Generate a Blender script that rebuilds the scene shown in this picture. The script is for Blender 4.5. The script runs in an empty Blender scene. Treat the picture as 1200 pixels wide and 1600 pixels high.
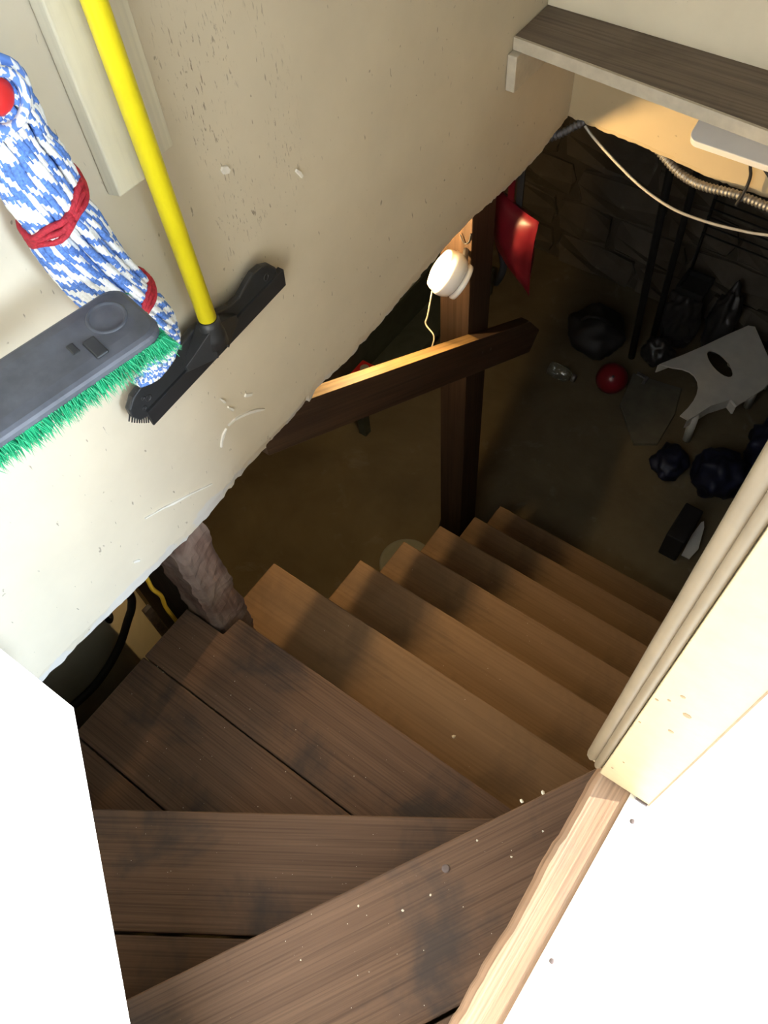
import bpy, bmesh, math, random
from mathutils import Vector, Matrix, noise as mnoise

random.seed(7)
sc = bpy.context.scene
COL = sc.collection
# ------------------------------------------------------------------ camera
H = 1.162                                   # camera above the upper (kitchen) floor, which is z = 0
cam_d = bpy.data.cameras.new('camera')
cam = bpy.data.objects.new('camera', cam_d)
COL.objects.link(cam)
cam_d.sensor_fit = 'HORIZONTAL'
cam_d.sensor_width = 36.0
cam_d.lens = 36.0 * 1270.0 / 1200.0
cam_d.clip_start = 0.02
RX = (0.808, 0.478, -0.345)                 # world axes seen in camera space (x right, y down, z forward)
RY = (0.586, -0.711, 0.388)
RZ = (-0.061, -0.516, -0.855)
m = Matrix(((RX[0], -RX[1], -RX[2], 0), (RY[0], -RY[1], -RY[2], 0), (RZ[0], -RZ[1], -RZ[2], H), (0, 0, 0, 1)))
q = m.to_quaternion()
cam.matrix_world = Matrix.Translation((0, 0, H)) @ q.to_matrix().to_4x4()
sc.camera = cam
# ------------------------------------------------------------------ world, sun, exposure
w = bpy.data.worlds.new('sky')
sc.world = w
w.use_nodes = True
nt = w.node_tree
bg = nt.nodes['Background']
sky = nt.nodes.new('ShaderNodeTexSky')
sky.sky_type = 'NISHITA'
sky.sun_disc = False
sky.sun_elevation = math.radians(17)
sky.sun_rotation = math.radians(45)
nt.links.new(sky.outputs['Color'], bg.inputs['Color'])
bg.inputs['Strength'].default_value = 0.15
sun_d = bpy.data.lights.new('sun', 'SUN')
sun = bpy.data.objects.new('sun', sun_d)
COL.objects.link(sun)
sun_d.energy = 22.0
sun_d.angle = math.radians(0.6)
sun_d.color = (1.0, 0.96, 0.91)
sun_az = Vector((-0.905, -0.425, 0)).normalized()
sun_dir = (sun_az * math.cos(math.radians(15.5)) + Vector((0, 0, -math.sin(math.radians(15.5))))).normalized()
sun.rotation_euler = sun_dir.to_track_quat('-Z', 'Y').to_euler()
# daylight of the kitchen window (opening in the outside wall, beside the camera)
win_d = bpy.data.lights.new('window_daylight', 'AREA')
win = bpy.data.objects.new('window_daylight', win_d)
COL.objects.link(win)
win_d.shape = 'RECTANGLE'
win_d.size = 2.7
win_d.size_y = 1.17
win_d.energy = 540.0
win_d.color = (0.64, 0.80, 1.0)
win.location = (3.68, 0.875, 1.465)
win.rotation_euler = Vector((-1, 0, 0)).to_track_quat('-Z', 'Y').to_euler()
sc.view_settings.view_transform = 'Standard'
sc.view_settings.look = 'None'
sc.view_settings.gamma = 1.0
sc.view_settings.use_curve_mapping = False
sc.view_settings.exposure = 0.08

# ------------------------------------------------------------------ materials
MATS = {}


def new_mat(name):
    mt = bpy.data.materials.new(name)
    mt.use_nodes = True
    n = mt.node_tree
    b = n.nodes['Principled BSDF']
    MATS[name] = mt
    return mt, n, b


def N(n, kind, **kw):
    nd = n.nodes.new(kind)
    for k, v in kw.items():
        if k in nd.inputs:
            nd.inputs[k].default_value = v
        else:
            setattr(nd, k, v)
    return nd


def coords(n, scale=(1, 1, 1), which='Object'):
    tc = n.nodes.new('ShaderNodeTexCoord')
    mp = n.nodes.new('ShaderNodeMapping')
    mp.inputs['Scale'].default_value = scale
    n.links.new(tc.outputs[which], mp.inputs['Vector'])
    return mp.outputs['Vector']


def noise_fac(n, scale, sc3=(1, 1, 1), detail=4.0, rough=0.55, dist=0.0):
    nz = N(n, 'ShaderNodeTexNoise', Scale=scale, Detail=detail, Roughness=rough, Distortion=dist)
    n.links.new(coords(n, sc3), nz.inputs['Vector'])
    return nz.outputs['Fac']


def ramp(n, fac, stops):
    r = n.nodes.new('ShaderNodeValToRGB')
    el = r.color_ramp.elements
    while len(el) < len(stops):
        el.new(0.5)
    for e, (p, c) in zip(el, stops):
        e.position = p
        e.color = (c[0], c[1], c[2], 1) if not isinstance(c, (int, float)) else (c, c, c, 1)
    n.links.new(fac, r.inputs['Fac'])
    return r.outputs['Color']


def mix(n, fac, a, b, mode='MIX'):
    mx = n.nodes.new('ShaderNodeMix')
    mx.data_type = 'RGBA'
    mx.blend_type = mode
    for i, v in ((0, fac), (6, a), (7, b)):
        if isinstance(v, (int, float)):
            mx.inputs[i].default_value = v
        elif isinstance(v, tuple):
            mx.inputs[i].default_value = (v[0], v[1], v[2], 1)
        else:
            n.links.new(v, mx.inputs[i])
    return mx.outputs[2]


def bump(n, b, fac, strength=0.2, dist=0.01):
    bp = N(n, 'ShaderNodeBump', Strength=strength, Distance=dist)
    n.links.new(fac, bp.inputs['Height'])
    n.links.new(bp.outputs['Normal'], b.inputs['Normal'])


def plain(name, col, rough=0.6, metal=0.0, var=0.12, scale=18.0, bmp=0.0, spec=0.5):
    mt, n, b = new_mat(name)
    f = noise_fac(n, scale)
    lo = tuple(c * (1 - var) for c in col)
    hi = tuple(min(1, c * (1 + var)) for c in col)
    n.links.new(ramp(n, f, [(0.3, lo), (0.7, hi)]), b.inputs['Base Color'])
    b.inputs['Roughness'].default_value = rough
    b.inputs['Metallic'].default_value = metal
    b.inputs['Specular IOR Level'].default_value = spec
    if bmp:
        bump(n, b, f, bmp)
    return mt


def wood(name, dark, light, grain=1.0, rough=0.6, dirt=(0.04, 0.03, 0.022), dirt_amt=0.6, axis=0, bmp=0.25, fine=90.0, lines_lo=0.62):
    """grain runs along the object's local axis"""
    mt, n, b = new_mat(name)
    s = [1.0, 1.0, 1.0]
    for i in range(3):
        s[i] = 0.9 if i == axis else 16.0 * grain
    g1 = noise_fac(n, 2.2, tuple(s), 6.0, 0.6, 0.25)
    s2 = [fine if i != axis else 1.6 for i in range(3)]
    g2 = noise_fac(n, 1.6, tuple(s2), 3.0, 0.5, 0.15)
    base = ramp(n, g1, [(0.3, dark), (0.52, tuple((a + c) / 2 for a, c in zip(dark, light))), (0.72, light)])
    lines = ramp(n, g2, [(0.34, lines_lo), (0.56, 1.05)])
    col = mix(n, 0.8, base, lines, 'MULTIPLY')
    d = noise_fac(n, 5.0, (1, 1, 1), 5.0, 0.62, 0.4)
    dm = ramp(n, d, [(0.50, 0.0), (0.68, dirt_amt)])
    col = mix(n, dm, col, dirt)
    n.links.new(col, b.inputs['Base Color'])
    b.inputs['Roughness'].default_value = rough
    b.inputs['Specular IOR Level'].default_value = 0.15
    bump(n, b, g2, bmp, 0.002)
    return mt


def plaster(name, col, scuffs=False, rough=0.55):
    mt, n, b = new_mat(name)
    f = noise_fac(n, 3.0, (1, 1, 1), 5.0, 0.6)
    lo = tuple(c * 0.90 for c in col)
    hi = tuple(min(1, c * 1.06) for c in col)
    c0 = ramp(n, f, [(0.3, lo), (0.7, hi)])
    sp = noise_fac(n, 70.0, (1, 1, 1), 2.0, 0.5)
    c0 = mix(n, ramp(n, sp, [(0.74, 0.0), (0.78, 0.55)]), c0, (0.20, 0.16, 0.11))
    if scuffs:
        s1 = noise_fac(n, 1.0, (40, 260, 60), 3.0, 0.62, 0.2)
        s2 = noise_fac(n, 1.0, (4, 9, 3.2), 2.0, 0.5)
        # scuffed patch where handles have swung against the paint
        tc = n.nodes.new('ShaderNodeTexCoord')
        sep = n.nodes.new('ShaderNodeSeparateXYZ')
        n.links.new(tc.outputs['Object'], sep.inputs[0])

        def win_mask(sock, a, bb, c, d):
            m1 = N(n, 'ShaderNodeMapRange', interpolation_type='SMOOTHSTEP')
            m1.inputs[1].default_value = a
            m1.inputs[2].default_value = bb
            n.links.new(sock, m1.inputs[0])
            m2 = N(n, 'ShaderNodeMapRange', interpolation_type='SMOOTHSTEP')
            m2.inputs[1].default_value = c
            m2.inputs[2].default_value = d
            m2.inputs[3].default_value = 1.0
            m2.inputs[4].default_value = 0.0
            n.links.new(sock, m2.inputs[0])
            mu = N(n, 'ShaderNodeMath', operation='MULTIPLY')
            n.links.new(m1.outputs[0], mu.inputs[0])
            n.links.new(m2.outputs[0], mu.inputs[1])
            return mu.outputs[0]
        my = win_mask(sep.outputs[1], 0.585, 0.64, 0.77, 0.88)
        mz = win_mask(sep.outputs[2], 0.24, 0.34, 0.58, 0.72)
        k1 = ramp(n, s1, [(0.60, 0.0), (0.68, 0.85)])
        k2 = ramp(n, s2, [(0.44, 0.0), (0.56, 1.0)])
        k = mix(n, 1.0, k1, k2, 'MULTIPLY')
        k = mix(n, 1.0, k, my, 'MULTIPLY')
        k = mix(n, 1.0, k, mz, 'MULTIPLY')
        c0 = mix(n, k, c0, (0.20, 0.15, 0.11))
        # loose older marks all over
        s3 = noise_fac(n, 1.0, (30, 120, 40), 2.0, 0.5, 0.3)
        k3 = ramp(n, s3, [(0.715, 0.0), (0.75, 0.7)])
        c0 = mix(n, k3, c0, (0.22, 0.18, 0.13))
        # broken raw plaster close to the lower edge
        ed = noise_fac(n, 9.0, (1, 1, 1), 4.0, 0.6)
        me = N(n, 'ShaderNodeMapRange')
        me.inputs[1].default_value = -0.115
        me.inputs[2].default_value = -0.17
        n.links.new(sep.outputs[2], me.inputs[0])
        mm = N(n, 'ShaderNodeMath', operation='MULTIPLY')
        n.links.new(me.outputs[0], mm.inputs[0])
        n.links.new(ed, mm.inputs[1])
        c0 = mix(n, ramp(n, mm.outputs[0], [(0.38, 0.0), (0.43, 0.85)]), c0, (0.60, 0.57, 0.52))
    n.links.new(c0, b.inputs['Base Color'])
    b.inputs['Roughness'].default_value = rough
    b.inputs['Specular IOR Level'].default_value = 0.35
    bump(n, b, f, 0.25, 0.01)
    return mt


plaster('wall_paint', (0.66, 0.58, 0.44), scuffs=True)
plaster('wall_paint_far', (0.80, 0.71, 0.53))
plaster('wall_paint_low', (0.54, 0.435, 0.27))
plaster('kitchen_paint', (0.60, 0.57, 0.51))
plain('tray_white', (0.86, 0.84, 0.79), 0.4, var=0.03)
plain('white_gloss', (0.84, 0.83, 0.80), 0.4, var=0.03)
plain('floor_white', (0.86, 0.85, 0.82), 0.35, var=0.03)
plain('jamb_paint', (0.47, 0.375, 0.215), 0.45, var=0.06, scale=30, bmp=0.1)
plain('bead_paint', (0.185, 0.138, 0.083), 0.5, var=0.08, scale=30)
wood('tread_wood', (0.104, 0.060, 0.037), (0.164, 0.098, 0.060), 1.0, 0.55, dirt=(0.045, 0.037, 0.033), dirt_amt=0.8, fine=170)
wood('tread_wood_low', (0.185, 0.112, 0.058), (0.225, 0.138, 0.074), 0.5, 0.6, dirt=(0.09, 0.062, 0.04), dirt_amt=0.45, bmp=0.05, lines_lo=0.86)
wood('sill_wood', (0.22, 0.125, 0.07), (0.38, 0.25, 0.16), 1.1, 0.6, dirt=(0.13, 0.10, 0.08), dirt_amt=0.5, axis=1, fine=150)
wood('rail_wood', (0.045, 0.026, 0.017), (0.085, 0.050, 0.030), 1.0, 0.5, dirt_amt=0.4)
wood('post_wood', (0.030, 0.018, 0.012), (0.058, 0.034, 0.021), 0.8, 0.65, axis=2, dirt_amt=0.4)
wood('rough_post', (0.085, 0.05, 0.036), (0.22, 0.135, 0.10), 0.5, 0.85, axis=2, dirt=(0.30, 0.23, 0.18), dirt_amt=0.55, bmp=0.8, fine=40)
wood('dark_plank', (0.03, 0.02, 0.014), (0.06, 0.04, 0.028), 0.6, 0.8, axis=2)
wood('lamplit_wood', (0.16, 0.10, 0.045), (0.27, 0.17, 0.075), 0.8, 0.5, dirt=(0.10, 0.06, 0.03), dirt_amt=0.5)  # paler golden tone standing in for lamplight on the rail top
wood('shelf_top', (0.16, 0.123, 0.093), (0.235, 0.185, 0.142), 0.7, 0.5, dirt_amt=0.3)
wood('batten_wood', (0.60, 0.55, 0.42), (0.74, 0.69, 0.55), 0.6, 0.5, axis=2, dirt=(0.4, 0.32, 0.2), dirt_amt=0.2, bmp=0.05, lines_lo=0.93)
wood('joist_wood', (0.05, 0.035, 0.022), (0.10, 0.07, 0.045), 0.8, 0.8)
plain('shelf_edge', (0.55, 0.49, 0.38), 0.5, var=0.1, scale=40)
plain('raw_wood_chip', (0.5, 0.36, 0.22), 0.7, var=0.2, scale=60)


def concrete(name, lo, hi, stain):
    mt, n, b = new_mat(name)
    f = noise_fac(n, 2.5, (1, 1, 1), 7.0, 0.62, 0.3)
    c0 = ramp(n, f, [(0.3, lo), (0.7, hi)])
    f2 = noise_fac(n, 6.0, (1, 1, 1), 5.0, 0.65, 0.5)
    c0 = mix(n, ramp(n, f2, [(0.60, 0.0), (0.74, 0.7)]), c0, stain)
    n.links.new(c0, b.inputs['Base Color'])
    b.inputs['Roughness'].default_value = 0.8
    b.inputs['Specular IOR Level'].default_value = 0.2
    bump(n, b, f, 0.4, 0.02)
    return mt


concrete('basement_floor', (0.115, 0.092, 0.055), (0.185, 0.15, 0.09), (0.22, 0.19, 0.14))
concrete('stone', (0.08, 0.068, 0.052), (0.16, 0.137, 0.105), (0.3, 0.27, 0.23))
concrete('mortar', (0.07, 0.06, 0.045), (0.12, 0.10, 0.075), (0.2, 0.18, 0.15))
plain('black_plastic', (0.022, 0.023, 0.024), 0.42, var=0.15, scale=60, bmp=0.03)
plain('black_rubber', (0.016, 0.016, 0.017), 0.6, var=0.2)
plain('yellow_handle', (0.92, 0.80, 0.02), 0.35, var=0.03)
plain('broom_block', (0.070, 0.074, 0.090), 0.45, var=0.3, scale=30, bmp=0.05)
plain('green_bristle', (0.01, 0.30, 0.13), 0.5, var=0.25, scale=60)
plain('red_plastic', (0.55, 0.02, 0.02), 0.4, var=0.1)
plain('red_band', (0.42, 0.015, 0.03), 0.7, var=0.3, scale=220, bmp=0.4)
plain('red_nylon', (0.105, 0.005, 0.010), 0.38, var=0.12)
plain('red_ball', (0.22, 0.012, 0.02), 0.3, var=0.06)
plain('white_porcelain', (0.80, 0.78, 0.72), 0.25, var=0.02)
plain('dark_print', (0.05, 0.05, 0.05), 0.6)
plain('white_plastic', (0.70, 0.67, 0.60), 0.4, var=0.06)
plain('string_tan', (0.62, 0.54, 0.38), 0.7, var=0.1, scale=200)
plain('white_cable', (0.62, 0.57, 0.48), 0.5)
plain('steel', (0.32, 0.31, 0.29), 0.5, 0.8, var=0.2, scale=60)
plain('dark_steel', (0.16, 0.16, 0.17), 0.5, 0.6, var=0.2)
plain('heater_white', (0.62, 0.57, 0.42), 0.35, var=0.04)
plain('hose_black', (0.035, 0.034, 0.03), 0.5)
plain('yellow_cord', (0.80, 0.45, 0.03), 0.5, var=0.1)
plain('bench_green', (0.05, 0.06, 0.048), 0.6, var=0.2)
plain('pale_block', (0.34, 0.34, 0.27), 0.6)
plain('navy_plastic', (0.007, 0.011, 0.034), 0.5, var=0.3, scale=10)
plain('smoky_plastic', (0.035, 0.034, 0.035), 0.38, var=0.3, scale=12)
plain('beige_card', (0.13, 0.12, 0.09), 0.7, var=0.15)
plain('bucket_plastic', (0.20, 0.205, 0.16), 0.4)
plain('paint_speck', (0.62, 0.56, 0.44), 0.6)
plain('chip_white', (0.78, 0.74, 0.66), 0.7)
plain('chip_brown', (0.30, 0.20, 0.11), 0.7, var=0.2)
plain('nail_rust', (0.10, 0.07, 0.06), 0.6)
mt, n, b = new_mat('clear_glass')
b.inputs['Base Color'].default_value = (0.75, 0.78, 0.74, 1)
b.inputs['Roughness'].default_value = 0.06
b.inputs['Transmission Weight'].default_value = 0.85
f = noise_fac(n, 8.0)
n.links.new(ramp(n, f, [(0.3, (0.6, 0.63, 0.58)), (0.7, (0.8, 0.82, 0.78))]), b.inputs['Base Color'])
mt, n, b = new_mat('mop_yarn')
f = noise_fac(n, 1.0, (190, 190, 62), 1.0, 0.4, 0.0)
n.links.new(ramp(n, f, [(0.475, (0.12, 0.24, 0.62)), (0.525, (0.86, 0.85, 0.82))]), b.inputs['Base Color'])
b.inputs['Roughness'].default_value = 0.85
plain('yarn_blue', (0.10, 0.21, 0.55), 0.85, var=0.35, scale=300, bmp=0.3)
plain('yarn_white', (0.80, 0.79, 0.76), 0.85, var=0.1, scale=300, bmp=0.3)
mt, n, b = new_mat('bulb_glow')
f = noise_fac(n, 4.0)
b.inputs['Base Color'].default_value = (1, 0.9, 0.7, 1)
b.inputs['Emission Color'].default_value = (1.0, 0.67, 0.30, 1)
BULB = 2900.0
b.inputs['Emission Strength'].default_value = BULB


# ------------------------------------------------------------------ mesh helpers
def link(name, verts, faces, mat, parent=None, smooth=False, matrix=None, label=None, auto=None):
    me = bpy.data.meshes.new(name)
    me.from_pydata([tuple(v) for v in verts], [], faces)
    bm = bmesh.new()
    bm.from_mesh(me)
    bmesh.ops.recalc_face_normals(bm, faces=bm.faces)
    bm.to_mesh(me)
    bm.free()
    me.materials.append(MATS[mat])
    if smooth:
        for p in me.polygons:
            p.use_smooth = True
    o = bpy.data.objects.new(name, me)
    COL.objects.link(o)
    if matrix is not None:
        o.matrix_world = matrix
    if auto:
        md = o.modifiers.new('bevel', 'BEVEL')
        md.width = auto
        md.segments = 2
        md.limit_method = 'ANGLE'
    if parent is not None:
        put(o, parent)
    if label:
        o['label'] = label
    return o


def put(o, parent):
    o.parent = parent
    o.matrix_parent_inverse = ROOTM.get(parent.name, parent.matrix_basis.copy()).inverted()


ROOTM = {}


def thing(name, loc, label, cat, group=None):
    o = bpy.data.objects.new(name, None)
    COL.objects.link(o)
    o.empty_display_size = 0.05
    o.location = loc
    ROOTM[o.name] = Matrix.Translation(loc)
    o['label'] = label
    o['category'] = cat
    if group:
        o['group'] = group
    return o


def tag(o, label, cat, group=None):
    o['label'] = label
    o['category'] = cat
    if group:
        o['group'] = group
    return o


def struct(o, label, cat='wall'):
    o['kind'] = 'structure'
    o['label'] = label
    o['category'] = cat
    return o


def part(o, parent):
    """a part of a structure or part that is itself a mesh with world coordinates"""
    o.parent = parent
    o.matrix_parent_inverse = parent.matrix_basis.inverted()
    return o


def box_geo(x0, x1, y0, y1, z0, z1):
    v = [(x0, y0, z0), (x1, y0, z0), (x1, y1, z0), (x0, y1, z0), (x0, y0, z1), (x1, y0, z1), (x1, y1, z1), (x0, y1, z1)]
    f = [(0, 3, 2, 1), (4, 5, 6, 7), (0, 1, 5, 4), (1, 2, 6, 5), (2, 3, 7, 6), (3, 0, 4, 7)]
    return v, f


def box(name, x0, x1, y0, y1, z0, z1, mat, parent=None, bev=0.0, **kw):
    """box with its origin in its middle"""
    cx, cy, cz = (x0 + x1) / 2, (y0 + y1) / 2, (z0 + z1) / 2
    v, f = box_geo(x0 - cx, x1 - cx, y0 - cy, y1 - cy, z0 - cz, z1 - cz)
    return link(name, v, f, mat, parent, matrix=Matrix.Translation((cx, cy, cz)), auto=bev or None, **kw)


def prism_geo(poly, z0, z1):
    k = len(poly)
    v = [(p[0], p[1], z0) for p in poly] + [(p[0], p[1], z1) for p in poly]
    f = [tuple(reversed(range(k))), tuple(range(k, 2 * k))]
    for i in range(k):
        j = (i + 1) % k
        f.append((i, j, k + j, k + i))
    return v, f


def frames(path):
    P = [Vector(p) for p in path]
    T = []
    for i in range(len(P)):
        a = P[max(0, i - 1)]
        c = P[min(len(P) - 1, i + 1)]
        T.append((c - a).normalized())
    up = Vector((0, 0, 1)) if abs(T[0].z) < 0.9 else Vector((1, 0, 0))
    n0 = T[0].cross(up).normalized()
    out = []
    for i in range(len(P)):
        if i:
            n0 = (n0 - T[i] * n0.dot(T[i])).normalized()
        out.append((P[i], n0.copy(), T[i].cross(n0).normalized()))
    return out


def tube_geo(path, r, sides=8, off=0):
    v, f = [], []
    fr = frames(path)
    k = len(fr)
    for i, (p, a, bb) in enumerate(fr):
        rr = r[i] if isinstance(r, (list, tuple)) else r
        for s in range(sides):
            t = 2 * math.pi * s / sides
            v.append(p + a * (rr * math.cos(t)) + bb * (rr * math.sin(t)))
    for i in range(k - 1):
        for s in range(sides):
            s2 = (s + 1) % sides
            f.append((off + i * sides + s, off + i * sides + s2, off + (i + 1) * sides + s2, off + (i + 1) * sides + s))
    f.append(tuple(off + s for s in reversed(range(sides))))
    f.append(tuple(off + (k - 1) * sides + s for s in range(sides)))
    return v, f


def tube(name, path, r, mat, parent=None, sides=8, **kw):
    v, f = tube_geo(path, r, sides)
    return link(name, v, f, mat, parent, smooth=True, **kw)


def spline(pts, per=8):
    P = [Vector(p) for p in pts]
    out = []
    for i in range(len(P) - 1):
        p0 = P[i - 1] if i else P[0] * 2 - P[1]
        p1, p2 = P[i], P[i + 1]
        p3 = P[i + 2] if i + 2 < len(P) else P[-1] * 2 - P[-2]
        for k in range(per):
            t = k / per
            out.append(0.5 * ((2 * p1) + (p2 - p0) * t + (2 * p0 - 5 * p1 + 4 * p2 - p3) * t * t + (3 * p1 - p0 - 3 * p2 + p3) * t ** 3))
    out.append(P[-1])
    return out


def lathe_geo(prof, origin, axis, seg=32):
    """prof: list of (radius, along axis)"""
    ax = Vector(axis).normalized()
    u = ax.orthogonal().normalized()
    w_ = ax.cross(u)
    o = Vector(origin)
    v, f = [], []
    for (r, h) in prof:
        for s in range(seg):
            t = 2 * math.pi * s / seg
            v.append(o + ax * h + u * (r * math.cos(t)) + w_ * (r * math.sin(t)))
    for i in range(len(prof) - 1):
        for s in range(seg):
            s2 = (s + 1) % seg
            f.append((i * seg + s, i * seg + s2, (i + 1) * seg + s2, (i + 1) * seg + s))
    f.append(tuple(range(seg)))
    f.append(tuple(range((len(prof) - 1) * seg, len(prof) * seg)))
    return v, f


def lathe(name, prof, origin, axis, mat, parent=None, seg=32, smooth=True, **kw):
    v, f = lathe_geo(prof, origin, axis, seg)
    return link(name, v, f, mat, parent, smooth=smooth, **kw)


def blob(name, c, r, mat, parent=None, amp=0.25, freq=6.0, seed=0, flat=None, sub=4, smooth=True):
    """crumpled lump, flattened at its base"""
    bm = bmesh.new()
    bmesh.ops.create_icosphere(bm, subdivisions=sub, radius=1.0)
    for v in bm.verts:
        d = v.co.normalized()
        k = 1 + amp * mnoise.noise(d * freq * 0.35 + Vector((seed * 3.1, seed, 0))) + amp * 0.5 * abs(mnoise.noise(d * freq + Vector((seed, 0, seed))))
        p = Vector((d.x * r[0], d.y * r[1], d.z * r[2])) * k
        if flat is not None and p.z < -flat:
            p.z = -flat
        v.co = p
    me = bpy.data.meshes.new(name)
    bm.to_mesh(me)
    bm.free()
    me.materials.append(MATS[mat])
    if smooth:
        for p in me.polygons:
            p.use_smooth = True
    o = bpy.data.objects.new(name, me)
    COL.objects.link(o)
    o.location = c
    if parent is not None:
        o.matrix_world = Matrix.Translation(c)
        put(o, parent)
    return o


def clip(poly, px, py, nx, ny):
    """keep the side of the line through (px,py) towards which (nx,ny) points"""
    out = []
    k = len(poly)
    for i in range(k):
        a, c = poly[i], poly[(i + 1) % k]
        da = (a[0] - px) * nx + (a[1] - py) * ny
        dc = (c[0] - px) * nx + (c[1] - py) * ny
        if da >= 0:
            out.append(a)
        if da * dc < 0:
            t = da / (da - dc)
            out.append((a[0] + (c[0] - a[0]) * t, a[1] + (c[1] - a[1]) * t))
    return out


# ------------------------------------------------------------------ setting: walls, floors, ceilings
W = -0.83                                   # painted face of the long left wall
FY = 1.825                                  # far wall under the shelf
FYU = 1.64                                  # far wall above the shelf
ZB = -2.0                                   # basement floor
TOP = 2.4

# left wall: thin plaster slab with a broken lower edge
edge = [(-0.008, -0.172), (0.059, -0.176), (0.128, -0.18), (0.242, -0.187), (0.364, -0.194), (0.46, -0.191), (0.562, -0.18),
        (0.642, -0.184), (0.70, -0.186), (0.752, -0.170), (0.78, -0.162), (0.875, -0.176), (0.982, -0.172), (1.107, -0.156), (1.236, -0.149),
        (1.373, -0.145), (1.474, -0.156), (1.612, -0.171), (1.706, -0.165), (1.766, -0.148), (1.825, -0.142)]


def edge_z(y):
    if y <= edge[0][0]:
        return edge[0][1]
    for (a, za), (c, zc) in zip(edge, edge[1:]):
        if a <= y <= c:
            return za + (zc - za) * (y - a) / (c - a)
    return edge[-1][1]


ys = [-0.62 + i * (FY + 0.62) / 300 for i in range(301)]
rows = [0.0, 0.006, 0.014, 0.025, 0.05, 0.10, 0.20, 0.40, 0.8, 2.6]
verts, faces = [], []
for y in ys:
    zb = edge_z(y) + 0.006 * mnoise.noise(Vector((y * 45, 0, 0))) + 0.004 * mnoise.noise(Vector((y * 130, 3, 0)))
    chip = max(0.0, mnoise.noise(Vector((y * 9.0, 7.7, 0)))) + (0.7 if 0.5 < y < 0.74 else 0)
    for r, dz in enumerate(rows):
        z = min(TOP, zb + dz)
        dep = 0.0
        if dz < 0.03:
            dep = (0.03 - dz) / 0.03 * (0.003 + 0.008 * chip * (0.5 + 0.5 * abs(mnoise.noise(Vector((y * 40, dz * 40, 2))))))
        x = W - dep + 0.0025 * mnoise.noise(Vector((y * 2.2, z * 2.2, 5)))
        verts.append((x, y, z))
    verts.append((W - 0.022, y, TOP))
    verts.append((W - 0.022, y, zb + 0.002))
kr = len(rows) + 2
for i in range(len(ys) - 1):
    for r in range(kr):
        r2 = (r + 1) % kr
        faces.append((i * kr + r, (i + 1) * kr + r, (i + 1) * kr + r2, i * kr + r2))
faces.append(tuple(range(kr)))
faces.append(tuple((len(ys) - 1) * kr + r for r in range(kr)))
wall_left = struct(link('wall_left', verts, faces, 'wall_paint'), 'beige painted plaster wall with a broken lower edge beside the stairs')


def chip_strip(pts, wd, mat='chip_white'):
    v, f = [], []
    k = len(pts)
    for i, (y, z) in enumerate(pts):
        a = pts[max(0, i - 1)]
        c = pts[min(k - 1, i + 1)]
        t = Vector((c[0] - a[0], c[1] - a[1])).normalized()
        nn = Vector((-t.y, t.x))
        ww = wd * (0.25 + 0.75 * math.sin(math.pi * (i + 0.5) / k)) * (0.7 + 0.6 * random.random())
        v += [(W + 0.0035, y + nn.x * ww, z + nn.y * ww), (W + 0.0035, y - nn.x * ww, z - nn.y * ww), (W - 0.004, y - nn.x * ww * 1.3, z - nn.y * ww * 1.3), (W - 0.004, y + nn.x * ww * 1.3, z + nn.y * ww * 1.3)]
    for i in range(k - 1):
        for s in range(4):
            s2 = (s + 1) % 4
            f.append((i * 4 + s, i * 4 + s2, i * 4 + 4 + s2, i * 4 + 4 + s))
    f += [(0, 1, 2, 3), tuple((k - 1) * 4 + s for s in range(4))]
    return part(link('plaster_ridge', v, f, mat), wall_left)


chip_strip([(0.30, -0.040), (0.34, -0.058), (0.361, -0.071), (0.40, -0.090), (0.448, -0.118)], 0.0022)
chip_strip([(0.497, -0.055), (0.503, -0.043), (0.512, -0.032), (0.522, -0.025)], 0.003)
chip_strip([(0.528, -0.023), (0.545, -0.024), (0.56, -0.030), (0.58, -0.040), (0.60, -0.054), (0.618, -0.070)], 0.0032)
chip_strip([(0.532, 0.050), (0.536, 0.042), (0.538, 0.034)], 0.0016)
chip_strip([(0.541, 0.018), (0.546, 0.008), (0.549, 0.0)], 0.0024)
chip_strip([(0.668, 0.432), (0.674, 0.426), (0.68, 0.420)], 0.005)
chip_strip([(0.815, 0.337), (0.822, 0.327), (0.826, 0.318)], 0.004)
chip_strip([(0.585, 0.006), (0.592, 0.0), (0.60, -0.006)], 0.004)
chip_strip([(0.24, -0.11), (0.246, -0.115), (0.25, -0.12)], 0.003)
# fine hairline crack
crk = [(1.255, 0.45), (1.258, 0.36), (1.252, 0.30), (1.262, 0.23), (1.256, 0.17)]

# far walls
v, f = [], []
xs = [W - 0.03 + i * (0.03 - W) / 90 for i in range(91)]
fb = [(-0.86, -0.135), (-0.80, -0.142), (-0.697, -0.147), (-0.626, -0.150), (-0.537, -0.158), (-0.449, -0.168), (-0.366, -0.172), (-0.287, -0.168), (0.0, -0.17)]
for x in xs:
    zz = fb[-1][1]
    for (a, za), (c, zc) in zip(fb, fb[1:]):
        if a <= x <= c:
            zz = za + (zc - za) * (x - a) / (c - a)
    zz += 0.005 * mnoise.noise(Vector((x * 60, 1, 0))) + 0.004 * mnoise.noise(Vector((x * 160, 4, 0)))
    v += [(x, FY + 0.003, zz), (x, FY, zz + 0.012), (x, FY, 0.22), (x, FY + 0.025, 0.22), (x, FY + 0.025, zz)]
for i in range(90):
    for r in range(5):
        f.append((i * 5 + r, i * 5 + 5 + r, i * 5 + 5 + (r + 1) % 5, i * 5 + (r + 1) % 5))
f += [tuple(range(5)), tuple(450 + r for r in range(5))]
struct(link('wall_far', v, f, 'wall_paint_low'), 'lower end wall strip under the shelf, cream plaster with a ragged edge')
struct(box('wall_far_upper', W - 0.02, 0.02, FYU, FY + 0.06, 0.222, TOP, 'wall_paint_far'), 'cream end wall above the dark shelf')
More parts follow.
